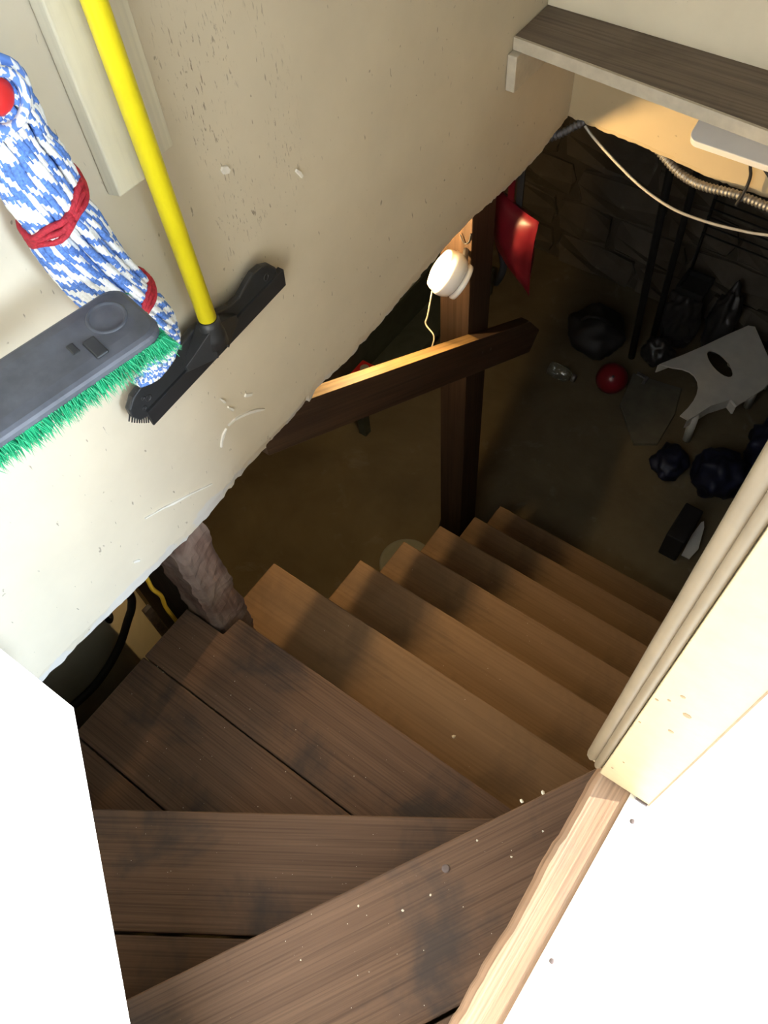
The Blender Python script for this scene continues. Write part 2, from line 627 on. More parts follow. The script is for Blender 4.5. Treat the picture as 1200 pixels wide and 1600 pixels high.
# wall between stairs and kitchen (ends in the door jamb)
struct(box('wall_right', 0.008, 0.097, 0.362, 4.5, 0.0, TOP, 'jamb_paint', bev=0.002), 'cream painted wall end at the right of the doorway')
struct(box('wall_right_near', 0.008, 0.097, -2.5, -0.452, 0.0, TOP, 'jamb_paint'), 'cream wall beyond the door hinge')
struct(box('wall_right_header', 0.008, 0.097, -0.452, 0.362, 2.06, TOP, 'jamb_paint'), 'cream wall above the doorway')
struct(box('wall_back', W - 0.03, 0.02, -0.66, -0.62, -0.14, TOP, 'wall_paint_far'), 'plain wall behind the opened door')
struct(box('ceiling', W - 0.1, 3.75, -2.6, 4.6, TOP, TOP + 0.06, 'kitchen_paint'), 'white ceiling over stairs and kitchen', 'ceiling')
# kitchen
fl = struct(box('floor', 0.078, 3.7, -2.5, 4.5, -0.16, 0.0, 'floor_white'), 'white painted upper floor beside the stairs', 'floor')
struct(box('wall_kitchen_south', 0.097, 3.7, -2.6, -2.5, 0, TOP, 'kitchen_paint'), 'white kitchen wall')
struct(box('wall_kitchen_north', 0.097, 3.7, 4.5, 4.6, 0, TOP, 'kitchen_paint'), 'white kitchen wall at the north')
we = [(-2.5, -0.5, 0, TOP), (2.25, 4.5, 0, TOP), (-0.5, 2.25, 0, 0.88), (-0.5, 2.25, 2.05, TOP)]
for i, (a, c, d, e) in enumerate(we):
    struct(box('wall_kitchen_window', 3.7, 3.8, a, c, d, e, 'kitchen_paint'), 'white kitchen wall around the window')
for (px, py) in ((0.086, 0.117), (0.0905, 0.322), (0.102, -0.16)):
    part(lathe('nail_head', [(0.0035, 0.0), (0.0035, 0.0008), (0.002, 0.0012)], (px, py, 0.0), (0, 0, 1), 'nail_rust', seg=10), fl)
# basement shell
bf = struct(box('floor_basement', -3.2, 1.6, -1.4, 3.4, ZB - 0.08, ZB, 'basement_floor'), 'stained brown concrete basement floor', 'floor')
struct(box('ceiling_basement', -3.2, W - 0.024, -1.4, 3.4, -0.10, -0.04, 'joist_wood'), 'dark wooden basement ceiling left of the stairwell', 'ceiling')
struct(box('ceiling_basement_far', W - 0.024, 0.078, FY + 0.03, 3.4, -0.13, -0.04, 'joist_wood'), 'dark wooden basement ceiling beyond the stairwell', 'ceiling')
struct(box('ceiling_basement_near', W - 0.024, 0.078, -1.4, -0.66, -0.13, -0.04, 'joist_wood'), 'dark wooden basement ceiling behind the stairs', 'ceiling')
struct(box('wall_basement_left', -3.2, -3.1, -1.4, 3.4, ZB, -0.1, 'stone'), 'dark basement side wall')
struct(box('wall_basement_right', 1.5, 1.6, -1.4, 3.4, ZB, -0.16, 'stone'), 'dark basement wall under the kitchen')
struct(box('wall_basement_near', -3.1, 1.5, -1.4, -1.3, ZB, -0.16, 'stone'), 'dark basement wall behind the stairs')
wbf = struct(box('wall_basement_far', -3.1, 1.5, 3.3, 3.4, ZB, -0.13, 'mortar'), 'dark rubble stone basement wall at the far end')
# rubble stones of the far basement wall
rnd = random.Random(3)
zz = ZB
while zz < -0.5:
    hh = rnd.uniform(0.17, 0.27)
    xx = -2.2 + rnd.uniform(-0.2, 0)
    while xx < 0.6:
        ww = rnd.uniform(0.24, 0.5)
        bm = bmesh.new()
        bmesh.ops.create_cube(bm, size=1.0)
        bmesh.ops.subdivide_edges(bm, edges=bm.edges[:], cuts=1, use_grid_fill=True)
        for vv in bm.verts:
            d = Vector((vv.co.x, 0, vv.co.z))
            pull = 1 - 0.13 * (d.length / 0.7) ** 3
            pro = 0.06 * (1 - 0.9 * max(abs(vv.co.x), abs(vv.co.z)) * 2 * 0.75)
            vv.co = Vector((vv.co.x * (ww - 0.006) * pull, -pro if vv.co.y < 0.25 else 0.02, vv.co.z * (hh - 0.006) * pull))
            vv.co += Vector((rnd.uniform(-1, 1), rnd.uniform(-1, 1), rnd.uniform(-1, 1))) * 0.012
        me = bpy.data.meshes.new('stone')
        bm.to_mesh(me)
        bm.free()
        me.materials.append(MATS['stone'])
        so = bpy.data.objects.new('stone', me)
        COL.objects.link(so)
        so.matrix_world = Matrix.Translation((xx + ww / 2, 3.3, zz + hh / 2))
        so.parent = wbf
        so.matrix_parent_inverse = Matrix.Translation((-0.8, 3.35, (ZB - 0.13) / 2)).inverted()
        xx += ww
    zz += hh

# threshold sill between kitchen floor and the first tread: worn wooden edge
v, f = [], []
cy = 0.0
ny = 60
prof_n = 7
for i in range(ny + 1):
    y = -0.452 + (0.362 + 0.452) * i / ny
    wv = 0.004 * mnoise.noise(Vector((y * 11, 2, 0))) + 0.002 * mnoise.noise(Vector((y * 37, 5, 0))) + 0.0012 * mnoise.noise(Vector((y * 90, 5, 0)))
    xl = 0.019 + wv
    prof = [(0.080, -0.03), (0.0785, -0.001), (0.060, -0.0005), (xl + 0.010, -0.0006), (xl + 0.004, -0.004), (xl, -0.013), (xl + 0.001, -0.03)]
    v += [(p[0], y, p[1]) for p in prof]
for i in range(ny):
    for r in range(prof_n):
        f.append((i * prof_n + r, (i + 1) * prof_n + r, (i + 1) * prof_n + (r + 1) % prof_n, i * prof_n + (r + 1) % prof_n))
f += [tuple(range(prof_n)), tuple(ny * prof_n + r for r in range(prof_n))]
struct(link('trim_1', v, f, 'sill_wood', smooth=False), 'worn bare wooden sill along the edge of the white floor', 'trim')
struct(box('trim_2', 0.072, 0.0785, -0.452, 0.362, -0.02, 0.0015, 'shelf_edge'), 'thin edging strip between sill and white floor', 'trim')


# beads on the stair side of the door jamb
def bead(name, x, y, r, z0, label):
    v, f = [], []
    k = 40
    sd = 10
    for i in range(k + 1):
        z = z0 + (2.05 - z0) * (i / k) ** 2
        rr = r * (min(1.0, 0.55 + (z - z0) / 0.03) if z - z0 < 0.03 else 1) * (1 + 0.05 * mnoise.noise(Vector((z * 30, x * 500, 0))))
        for s in range(sd):
            t = 2 * math.pi * s / sd
            v.append((x + rr * math.cos(t), y + rr * 0.9 * math.sin(t), z))
    for i in range(k):
        for s in range(sd):
            f.append((i * sd + s, i * sd + (s + 1) % sd, (i + 1) * sd + (s + 1) % sd, (i + 1) * sd + s))
    f += [tuple(range(sd)), tuple(k * sd + s for s in range(sd))]
    return struct(link(name, v, f, 'bead_paint', smooth=True), label, 'trim')


bead('trim_3', 0.0055, 0.362, 0.0085, 0.012, 'outer rounded painted bead on the stair edge of the jamb')
bead('trim_4', 0.0178, 0.358, 0.0062, 0.004, 'inner rounded painted bead beside the cream jamb face')
jf = struct(box('trim_5', 0.0245, 0.099, 0.352, 0.3625, 0.004, 2.05, 'jamb_paint', bev=0.0015), 'flat cream painted jamb board standing on the wooden sill', 'trim')

for (x, z, r) in ((0.030, 0.33, 0.0022), (0.040, 0.345, 0.0022), (0.062, 0.335, 0.005), (0.060, 0.275, 0.0035), (0.041, 0.10, 0.0016), (0.034, 0.055, 0.0018), (0.048, 0.37, 0.003), (0.029, 0.25, 0.0018)):
    part(lathe('paint_chip', [(r, 0.0), (r * 0.9, 0.0006), (r * 0.4, 0.0009)], (x, 0.3521, z), (0, -1, 0), 'chip_brown', seg=7), jf)
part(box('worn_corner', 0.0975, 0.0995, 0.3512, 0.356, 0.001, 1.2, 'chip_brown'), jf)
part(box('dirt_gap', 0.080, 0.097, 0.3495, 0.353, 0.0, 0.0045, 'nail_rust'), jf)
# door, opened over the stairs: hinge at (0.01, -0.448)
ang = math.atan2(-0.234, 0.3575)
dm = Matrix.Translation((-0.6525, -0.008, 0.006)) @ Matrix.Rotation(ang, 4, 'Z')
L = 0.80
dv, df = box_geo(0, L, -0.036, 0, 0, 2.0)
door = struct(link('door_1', dv, df, 'white_gloss', matrix=dm, auto=0.0015), 'white door standing open over the winding steps', 'door')
for (z0, z1) in ((0.22, 0.95), (1.12, 1.85)):
    for (x0, x1) in ((0.11, 0.37), (0.44, 0.69)):
        pv, pf = box_geo(x0, x1, -0.001, 0.004, z0, z1)
        p = link('panel', pv, pf, 'white_gloss', matrix=dm.copy(), auto=0.003)
        p.parent = door
        p.matrix_parent_inverse = dm.inverted()
kv, kf = lathe_geo([(0.026, 0.0), (0.026, 0.006), (0.010, 0.01), (0.010, 0.035), (0.024, 0.045), (0.028, 0.06), (0.018, 0.072)], (0.06, 0, 0.98), (0, 1, 0), 24)
p = link('knob', kv, kf, 'steel', smooth=True, matrix=dm.copy())
p.parent = door
p.matrix_parent_inverse = dm.inverted()

# ------------------------------------------------------------------ staircase
stairs = thing('staircase', (-0.45, 0.5, ZB), 'worn brown wooden winding staircase going down into the basement', 'stairs')
TH = 0.032


def tread(poly, z, ang, mat, name='tread_board', th=TH):
    cx = sum(p[0] for p in poly) / len(poly)
    cy = sum(p[1] for p in poly) / len(poly)
    ca, sa = math.cos(-ang), math.sin(-ang)
    lp = [((p[0] - cx) * ca - (p[1] - cy) * sa, (p[0] - cx) * sa + (p[1] - cy) * ca) for p in poly]
    v, f = prism_geo(lp, -th, 0)
    # offset local origin so that each board shows its own stretch of grain
    return link(name, v, f, mat, stairs, matrix=Matrix.Translation((cx, cy, z)) @ Matrix.Rotation(ang, 4, 'Z'), auto=0.003)


def zt(k):
    return H - (2.35 + 0.245 * (k - 3)) * 0.83


def half(poly, p, d, keep_left=True):
    nx, ny = -d[1], d[0]
    if not keep_left:
        nx, ny = -nx, -ny
    return clip(poly, p[0], p[1], nx, ny)


dom = [(-0.94, -0.62), (0.028, -0.62), (0.028, 0.7), (-0.94, 0.7)]
# tread 0: front edge from (-0.368,-0.261) to (0.02,0.41); body lies to the right of it
d0 = Vector((0.388, 0.671)).normalized()
n0 = Vector((d0.y, -d0.x))
p0 = (0.02, 0.41)
a0 = math.atan2(d0.y, d0.x)
gap = 0.0025
off0 = (Vector((0.0, -0.032)) - Vector((0.02, 0.41))).dot(n0)
q_ = half(dom, p0, d0, False)
b1 = clip(q_, p0[0] + n0.x * (off0 - gap), p0[1] + n0.y * (off0 - gap), -n0.x, -n0.y)
b2 = clip(q_, p0[0] + n0.x * (off0 + gap), p0[1] + n0.y * (off0 + gap), n0.x, n0.y)
tread(b1, zt(0), a0, 'tread_wood')
tread(b2, zt(0) - 0.002, a0, 'tread_wood')
# tread 1
d1 = Vector((0.599, 0.404)).normalized()
n1 = Vector((d1.y, -d1.x))
p1 = (-0.098, 0.28)
a1 = math.atan2(d1.y, d1.x)
off1 = (Vector((-0.41, -0.175)) - Vector(p1)).dot(n1)
q_ = half(dom, p1, d1, False)
q_ = clip(q_, p0[0] + n0.x * 0.05, p0[1] + n0.y * 0.05, -n0.x, -n0.y)
b1 = clip(q_, p1[0] + n1.x * (off1 - gap), p1[1] + n1.y * (off1 - gap), -n1.x, -n1.y)
b2 = clip(q_, p1[0] + n1.x * (off1 + gap), p1[1] + n1.y * (off1 + gap), n1.x, n1.y)
tread(b1, zt(1), a1, 'tread_wood')
tread(b2, zt(1) - 0.001, a1, 'tread_wood')
# tread 2: three boards
z2 = zt(2)
q_ = clip(dom, p1[0] + n1.x * 0.05, p1[1] + n1.y * 0.05, -n1.x, -n1.y)
for (ya, yb) in ((0.168, 0.365), (-0.052, 0.165), (-0.3, -0.055)):
    b_ = clip(clip(q_, 0, ya, 0, 1), 0, yb, 0, -1)
    b_ = clip(b_, 0.028, 0, -1, 0)
    if yb > 0.3:   # notched round the rough post
        xs_ = [p[0] for p in b_]
        b_ = [p for p in b_ if not (p[0] < -0.93 and p[1] > 0.3)]
        i = max(range(len(b_)), key=lambda k: (b_[k][1] > 0.36, -b_[k][0]))
        b_ = b_[:i + 1] + [(-0.818, 0.365), (-0.824, 0.313), (-0.94, 0.313)] + b_[i + 1:]
    tread(b_, z2 - random.uniform(0, 0.0015), 0.0, 'tread_wood')
# straight flight
nose = {3: 0.586, 4: 0.803, 5: 1.016, 6: 1.230, 7: 1.438, 8: 1.650}
prev = 0.365
for k in range(3, 9):
    xl = -0.944 if k == 3 else (-0.832 if k < 7 else -0.808)
    yb = prev - 0.03
    if k == 3:
        poly = [(xl, yb), (0.06, yb), (0.06, nose[k]), (xl, nose[k])]
    else:
        poly = [(xl, yb), (0.06, yb), (0.06, nose[k]), (xl, nose[k])]
    tread(poly, zt(k), 0.0, 'tread_wood_low', 'tread')
    prev = nose[k]
# risers and stringers
for k in range(3, 9):
    y = nose[k] - 0.035
    bx_l = -0.82 if k > 3 else -0.93
    box('riser', max(bx_l, -0.80), -0.002, y - 0.018, y, (zt(k + 1) if k < 8 else ZB) + 0.0005, zt(k) - TH, 'tread_wood_low', stairs)
box('riser', -0.81, -0.002, 0.312, 0.330, zt(3) + 0.0005, zt(2) - TH, 'tread_wood_low', stairs)
for nm, (pp, dd, zz0, zz1, l0, l1) in {'r1': (p1, d1, zt(2), zt(1), -0.86, 0.05), 'r0': (p0, d0, zt(1), zt(0), -0.9, 0.0)}.items():
    nn = Vector((dd.y, -dd.x))
    a = Vector(pp) + nn * 0.03 + dd * l0
    c = Vector(pp) + nn * 0.03 + dd * l1
    cx_, cy_ = (a + c) / 2
    ln = (c - a).length / 2
    rv, rf = box_geo(-ln, ln, -0.018, 0.0, zz0 - zz1 + 0.0005, -TH)
    link('riser', rv, rf, 'tread_wood', stairs, matrix=Matrix.Translation((cx_, cy_, zz1)) @ Matrix.Rotation(math.atan2(dd.y, dd.x), 4, 'Z'))
box('riser', 0.030, 0.046, -0.45, 0.36, zt(0), -0.03, 'tread_wood', stairs)
for (x0, x1) in ((-0.79, -0.755), (-0.04, -0.004)):
    poly = [(0.33, zt(3) - 0.30), (0.33, zt(3) - TH), (0.56, zt(3) - TH)]
    # saw-tooth stringer profile in the y-z plane
    pts = [(0.30, zt(3) - TH - 0.26), (0.30, zt(3) - TH - 0.004)]
    for k in range(3, 9):
        pts.append((nose[k] - 0.06, zt(k) - TH - 0.0005))
        pts.append((nose[k] - 0.06, (zt(k + 1) - TH - 0.0005) if k < 8 else ZB))
    pts.append((nose[8] - 0.25, ZB))
    k_ = len(pts)
    v = [(x0, p[0], p[1]) for p in pts] + [(x1, p[0], p[1]) for p in pts]
    f = [tuple(range(k_)), tuple(range(2 * k_ - 1, k_ - 1, -1))] + [(i, (i + 1) % k_, k_ + (i + 1) % k_, k_ + i) for i in range(k_)]
    link('stringer', v, f, 'joist_wood', stairs)
# support under the winders
for (x, y, zz) in ((-0.90, -0.55, z2 - TH), (-0.90, 0.10, z2 - TH), (-0.05, -0.50, zt(0) - TH), (-0.50, -0.55, zt(1) - TH)):
    box('support_post', x - 0.03, x + 0.03, y - 0.03, y + 0.03, ZB, zz, 'joist_wood', stairs)

# specks of paint and crumbs lying on the treads: too many to count
sv, sf = [], []
rs = random.Random(11)


def speck(x, y, z, r):
    o = len(sv)
    k = 6
    a0_ = rs.random() * 6
    for t in range(k):
        rr = r * rs.uniform(0.5, 1.1)
        sv.append((x + rr * math.cos(a0_ + t * 6.283 / k), y + rr * math.sin(a0_ + t * 6.283 / k), z - 0.0005))
    sv.append((x, y, z + r * 0.35))
    for t in range(k):
        sf.append((o + t, o + (t + 1) % k, o + k))


for (x, y, r) in ((-0.112, 0.064, .0035), (-0.195, -0.076, .0025), (-0.03, 0.33, .004), (-0.05, 0.30, .005), (-0.075, 0.21, .003), (-0.09, 0.105, .003), (0.0, 0.28, .003), (-0.02, 0.22, .003), (-0.17, 0.03, .003), (-0.22, -0.02, .002)):
    speck(x, y, zt(0), r)
for i in range(60):
    t = rs.random()
    u = rs.random()
    pp = Vector(p0) - d0 * (0.72 * t) + n0 * (0.02 + 0.17 * u)
    if pp.x < 0.015:
        speck(pp.x, pp.y, zt(0), rs.choice((0.0008, 0.001, 0.0016)))
for i in range(40):
    pp = Vector(p1) - d1 * (0.15 + 0.6 * rs.random()) + n1 * (0.02 + 0.15 * rs.random())
    speck(pp.x, pp.y, zt(1), rs.choice((0.0008, 0.001, 0.0014)))
for i in range(90):
    speck(rs.uniform(-0.92, -0.25), rs.uniform(-0.03, 0.30), z2, rs.choice((0.0008, 0.001, 0.0018)))
speck(-0.28, 0.47, zt(3), 0.007)
for i in range(40):
    k = rs.randint(3, 6)
    speck(rs.uniform(-0.78, -0.1), nose[k] - rs.uniform(0.02, 0.16), zt(k), rs.choice((0.001, 0.0014, 0.002)))
so = link('paint_specks', sv, sf, 'paint_speck', stairs)
so['kind'] = 'stuff'
so['label'] = 'pale specks of paint and crumbs scattered over the treads'
lathe('nail_head', [(0.0065, 0), (0.0065, 0.0008), (0.004, 0.0012)], (-0.092, 0.149, zt(0)), (0, 0, 1), 'nail_rust', stairs, seg=12)

# ------------------------------------------------------------------ posts and rail
# rough post at the corner of the winders
v, f = [], []
px0, px1, py0, py1 = -0.945, -0.845, 0.318, 0.404
ring = []
for i in range(6):
    ring.append((px0 + (px1 - px0) * i / 6, py0))
for i in range(6):
    ring.append((px1, py0 + (py1 - py0) * i / 6))
for i in range(6):
    ring.append((px1 + (px0 - px1) * i / 6, py1))
for i in range(6):
    ring.append((px0, py1 + (py0 - py1) * i / 6))
kz = 60
zlo, zhi = zt(3) + 0.0005, -0.104
for i in range(kz + 1):
    z = zlo + (zhi - zlo) * i / kz
    for (x, y) in ring:
        nn = mnoise.noise(Vector((x * 28, y * 28, z * 16))) * 0.007 + mnoise.noise(Vector((x * 80, y * 80, z * 50))) * 0.005
        corner = 1.0 if (abs(x - px1) < 0.002 and abs(y - py0) < 0.002) else 0.0
        cut = corner * (0.006 + 0.008 * abs(mnoise.noise(Vector((z * 18, 1, 1)))))
        v.append((x + nn - cut, y + nn * 0.6 + cut, z))
kr = len(ring)
for i in range(kz):
    for s in range(kr):
        f.append((i * kr + s, i * kr + (s + 1) % kr, (i + 1) * kr + (s + 1) % kr, (i + 1) * kr + s))
f += [tuple(range(kr)), tuple(kz * kr + s for s in range(kr))]
rp = link('rough_post', v, f, 'rough_post')
tag(rp, 'rough reddish brown timber post standing at the notched corner of the widest step', 'post')
# dark plank behind it
pl = box('dark_plank', -1.27, -0.958, 0.335, 0.365, ZB, -0.102, 'dark_plank', bev=0.002)
tag(pl, 'dark upright plank under the wall left of the rough post', 'plank')
# smooth post that carries the rail
post = thing('timber_post', (-0.919, 1.49, ZB), 'dark square timber post rising from the basement floor beside the lower steps', 'post')
box('shaft', -0.968, -0.870, 1.434, 1.550, ZB, -0.101, 'post_wood', post, bev=0.003)

# handrail
rail = thing('handrail', (-0.85, 1.3, -0.6), 'dark stair rail board with pointed lower end nailed across the square post', 'handrail')
sl = -0.64


def rt(y):
    return -0.178 + sl * (y - 0.75)


pts = [(0.50, rt(0.50)), (1.764, rt(1.764)), (1.835, rt(1.764) - 0.105), (1.775, rt(1.764) - 0.165), (0.50, rt(0.50) - 0.128)]
pts = [(0.60, rt(0.60)), (1.764, rt(1.764)), (1.845, rt(1.764) - 0.11), (1.79, rt(1.764) - 0.172), (0.60, rt(0.60) - 0.128)]
k_ = len(pts)
cx_, cy_, cz_ = -0.852, 1.2, rt(1.2)
ra = math.atan(sl)
loc = []
for (y, z) in pts:
    dy, dz = y - cy_, z - cz_
    loc.append((dy * math.cos(-ra) - dz * math.sin(-ra), dy * math.sin(-ra) + dz * math.cos(-ra)))
v = [(p[0], 0.0365 / 2, p[1]) for p in loc] + [(p[0], -0.0365 / 2, p[1]) for p in loc]
f = [tuple(range(k_)), tuple(range(2 * k_ - 1, k_ - 1, -1))] + [(i, (i + 1) % k_, k_ + (i + 1) % k_, k_ + i) for i in range(k_)]
rm = Matrix.Translation((cx_, cy_, cz_)) @ Matrix.Rotation(math.pi / 2, 4, 'Z') @ Matrix.Rotation(-ra, 4, 'Y')
link('rail_board', v, f, 'rail_wood', rail, matrix=rm, auto=0.002)
wv, wf = box_geo(-0.70, 0.28, -0.0178, 0.0178, 0.0, 0.0012)  # thin strip up to the post, lamp glow put into its colour
link('lamplit_top', wv, wf, 'lamplit_wood', rail, matrix=rm, label='top edge of the rail with lamp glow painted as paler wood')
for y in (1.46, 1.51):
    lathe('nail', [(0.004, 0), (0.004, 0.001)], (-0.8335, y, rt(y) - 0.06), (1, 0, 0), 'nail_rust', rail, seg=8)

# ------------------------------------------------------------------ lamp and round fixture
LB = (-0.930, 1.238, -0.210)
lamp = thing('bare_bulb', (LB[0], LB[1], -0.10), 'glowing bare light bulb tucked behind the wall edge by the square post', 'lamp')
lathe('bulb', [(0.003, -0.013), (0.009, -0.010), (0.0125, -0.004), (0.013, 0.002), (0.0105, 0.009), (0.007, 0.016), (0.006, 0.030)], LB, (0, 0, 1), 'bulb_glow', lamp, seg=24)
lathe('socket', [(0.010, 0.028), (0.018, 0.036), (0.018, 0.08), (0.03, 0.09), (0.03, 0.1115)], LB, (0, 0, 1), 'white_porcelain', lamp, seg=24)

fx = thing('round_fixture', (-0.87, 1.38, -0.34), 'round white domed fixture with a dangling cord on the square post', 'fixture')
fc = Vector((-0.857, 1.302, -0.272))
fa = Vector((-0.75, -0.28, 0.50)).normalized()
lathe('dome', [(0.040, -0.034), (0.050, -0.028), (0.056, -0.016), (0.0585, -0.004), (0.058, 0.006), (0.0555, 0.008), (0.054, 0.018), (0.048, 0.028), (0.030, 0.034), (0.010, 0.036)], fc, fa, 'white_porcelain', fx, seg=48)
lathe('flange', [(0.040, -0.048), (0.047, -0.046), (0.048, -0.038), (0.040, -0.034)], fc, fa, 'white_porcelain', fx, seg=48)
bk = fc - fa * 0.044
tube('bracket', [tuple(bk), (bk.x - 0.02, bk.y + 0.03, bk.z - 0.012), (-0.885, 1.4345, bk.z - 0.014)], 0.008, 'dark_steel', fx)
cstart = fc + Vector((-0.034, -0.012, -0.046))
tube('pull_cord', spline([tuple(cstart), (cstart.x - 0.012, cstart.y - 0.01, -0.42), (cstart.x - 0.016, cstart.y - 0.015, -0.455), (cstart.x + 0.008, cstart.y - 0.012, -0.49), (cstart.x + 0.004, cstart.y - 0.02, -0.54), (cstart.x - 0.006, cstart.y - 0.02, -0.60)], 8), 0.0022, 'string_tan', fx, sides=6)
tube('lead_wire', spline([(-0.90, 1.425, -0.26), (-0.888, 1.428, -0.285), (-0.876, 1.43, -0.275), (-0.872, 1.431, -0.25)], 6), 0.0018, 'black_rubber', fx, sides=6)

# red padded bag behind the post
bag = thing('red_bag', (-0.86, 1.66, -0.6), 'red nylon padded bag hanging by straps behind the square post', 'bag')
A, B_, C_, D_ = Vector((-0.945, 1.64, -0.25)), Vector((-0.768, 1.60, -0.285)), Vector((-0.775, 1.61, -0.56)), Vector((-0.93, 1.66, -0.46))
gn = 16
v, f = [], []
nrm = (B_ - A).cross(D_ - A).normalized()
for side in (1, -1):
    for i in range(gn + 1):
        for j in range(gn + 1):
            s, t = i / gn, j / gn
            ps = 0.10 * math.sin(math.pi * t) * (0.5 - s)
            pt = 0.10 * math.sin(math.pi * s) * (0.5 - t)
            ss, tt = s + ps, t + pt
            p = A * (1 - ss) * (1 - tt) + B_ * ss * (1 - tt) + C_ * ss * tt + D_ * (1 - ss) * tt
            puff = (max(0, math.sin(math.pi * s)) * max(0, math.sin(math.pi * t))) ** 0.55 * 0.045
            puff += 0.004 * mnoise.noise(Vector((s * 5, t * 9, side))) * (1 if 0 < i < gn and 0 < j < gn else 0)
            v.append(p + nrm * puff * side)
k2 = (gn + 1) ** 2
for side in (0, 1):
    for i in range(gn):
        for j in range(gn):
            a = side * k2 + i * (gn + 1) + j
            f.append((a, a + gn + 1, a + gn + 2, a + 1))
bo = link('cushion', v, f, 'red_nylon', bag, smooth=True)
wm = bo.modifiers.new('weld', 'WELD')
wm.merge_threshold = 0.0008
box('strap', -0.880, -0.862, 1.625, 1.630, -0.30, -0.102, 'red_nylon', bag)
box('strap', -0.858, -0.840, 1.632, 1.638, -0.31, -0.102, 'black_rubber', bag, label='black hanging strap')
tube('tail_strap', spline([(-0.92, 1.66, -0.45), (-0.895, 1.66, -0.53), (-0.90, 1.66, -0.58), (-0.915, 1.66, -0.62)], 6), 0.011, 'black_rubber', bag, sides=6, label='dark strap hanging below the cushion')

# ------------------------------------------------------------------ shelf on the far wall
sh = thing('wall_shelf', (-0.42, 1.56, 0.19), 'dark topped wooden shelf across the end wall above the stairwell', 'shelf')
sv_, sf_ = prism_geo([(W + 0.002, 1.505), (0.004, 1.450), (0.004, FYU - 0.001), (W + 0.002, FYU - 0.001)], 0.2, 0.2225)
cxs = -0.415
link('board', [(x - cxs, y - 1.55, z - 0.21) for (x, y, z) in sv_], sf_, 'shelf_top', sh, matrix=Matrix.Translation((cxs, 1.55, 0.21)))
ev, ef = prism_geo([(W + 0.002, 1.4985), (0.004, 1.4435), (0.004, 1.4499), (W + 0.002, 1.5049)], 0.1965, 0.2222)
link('front_edge', ev, ef, 'shelf_edge', sh, label='pale painted front edge of the shelf')
box('cleat', W + 0.002, W + 0.024, 1.478, FYU - 0.001, 0.118, 0.196, 'shelf_edge', sh, bev=0.002, label='pale wooden cleat under the shelf on the side wall')

# rounded white panel under the shelf
pv = []
rr = 0.02
for (cx_, cv_, a) in ((-0.455 + rr, rr, math.pi), (-rr, rr, 1.5 * math.pi), (-rr, 0.222 - rr, 0), (-0.455 + rr, 0.222 - rr, 0.5 * math.pi)):
    for t in range(7):
        pv.append((cx_ + rr * math.cos(a + t * math.pi / 12), cv_ + rr * math.sin(a + t * math.pi / 12)))
v, f = prism_geo(pv, -0.02, 0.0)
pn = link('plastic_tray', v, f, 'tray_white', auto=0.002, matrix=Matrix.Translation((-0.002, 1.618, 0.052)) @ Matrix.Rotation(math.radians(23), 4, 'X'))
tag(pn, 'white tray with rounded corners tilted under the shelf against the end wall', 'tray')


# cables
def armored(name, path, r, label, mat='steel'):
    v, f = [], []
    pts_ = spline(path, 14)
    dist = 0
    rad = []
    for i, p in enumerate(pts_):
        if i:
            dist += (p - pts_[i - 1]).length
    # resample evenly, ribs as radius ripple
    n_ = max(12, int(dist / 0.0022))
    samp = []
    acc = [0]
    for i in range(1, len(pts_)):
        acc.append(acc[-1] + (pts_[i] - pts_[i - 1]).length)
    j = 0
    for i in range(n_ + 1):
        s = dist * i / n_
        while j < len(acc) - 2 and acc[j + 1] < s:
            j += 1
        t = (s - acc[j]) / max(1e-9, acc[j + 1] - acc[j])
        samp.append(pts_[j].lerp(pts_[j + 1], min(1, t)))
        rad.append(r * (1 + 0.16 * math.sin(s / 0.0095 * 2 * math.pi)))
    v, f = tube_geo(samp, rad, 10)
    o = link(name, v, f, mat, smooth=True)
    return tag(o, label, 'cable')


armored('armored_cable', [(-0.62, FY + 0.04, -0.150), (-0.54, FY + 0.012, -0.178), (-0.49, FY - 0.006, -0.184), (-0.435, FY - 0.022, -0.178), (-0.356, FY - 0.024, -0.168), (-0.277, FY - 0.024, -0.170), (-0.1, FY - 0.024, -0.18), (0.0, FY - 0.02, -0.185)], 0.0105, 'ribbed metal cable along the bottom edge of the end wall')
armored('armored_cable', [(-0.95, 1.76, -0.21), (-0.90, 1.778, -0.205), (-0.846, 1.79, -0.178), (-0.80, 1.82, -0.148), (-0.78, 1.86, -0.142)], 0.010, 'grey ribbed cable in the corner between the two plaster walls', 'dark_steel')
o = tube('white_wire', spline([(-0.80, 1.853, -0.128), (-0.796, 1.856, -0.167), (-0.717, 1.856, -0.223), (-0.611, 1.856, -0.280), (-0.512, 1.856, -0.310), (-0.421, 1.856, -0.312), (-0.337, 1.856, -0.302), (-0.259, 1.856, -0.285), (-0.1, 1.856, -0.23), (0.03, 1.86, -0.14)], 10), 0.0038, 'white_cable', sides=8)
tag(o, 'thin pale wire sagging under the end wall across the dark opening', 'wire')
o = tube('black_cable', spline([(-0.352, FY - 0.028, -0.030), (-0.350, FY - 0.030, -0.070), (-0.346, FY - 0.031, -0.085), (-0.339, FY - 0.031, -0.105), (-0.338, FY - 0.032, -0.135), (-0.342, FY - 0.036, -0.165), (-0.346, FY - 0.036, -0.185)], 8), 0.004, 'black_rubber', sides=8)
tag(o, 'short black cable dropping from the white tray past the ribbed cable', 'cable')
o = tube('black_cable', spline([(-0.335, FY - 0.028, -0.03), (-0.330, FY - 0.030, -0.062), (-0.318, FY - 0.031, -0.075), (-0.300, FY - 0.031, -0.09), (-0.27, FY - 0.032, -0.115), (-0.25, FY - 0.033, -0.16)], 8), 0.004, 'black_rubber', sides=8)
tag(o, 'black cable at the right end under the white tray', 'cable')

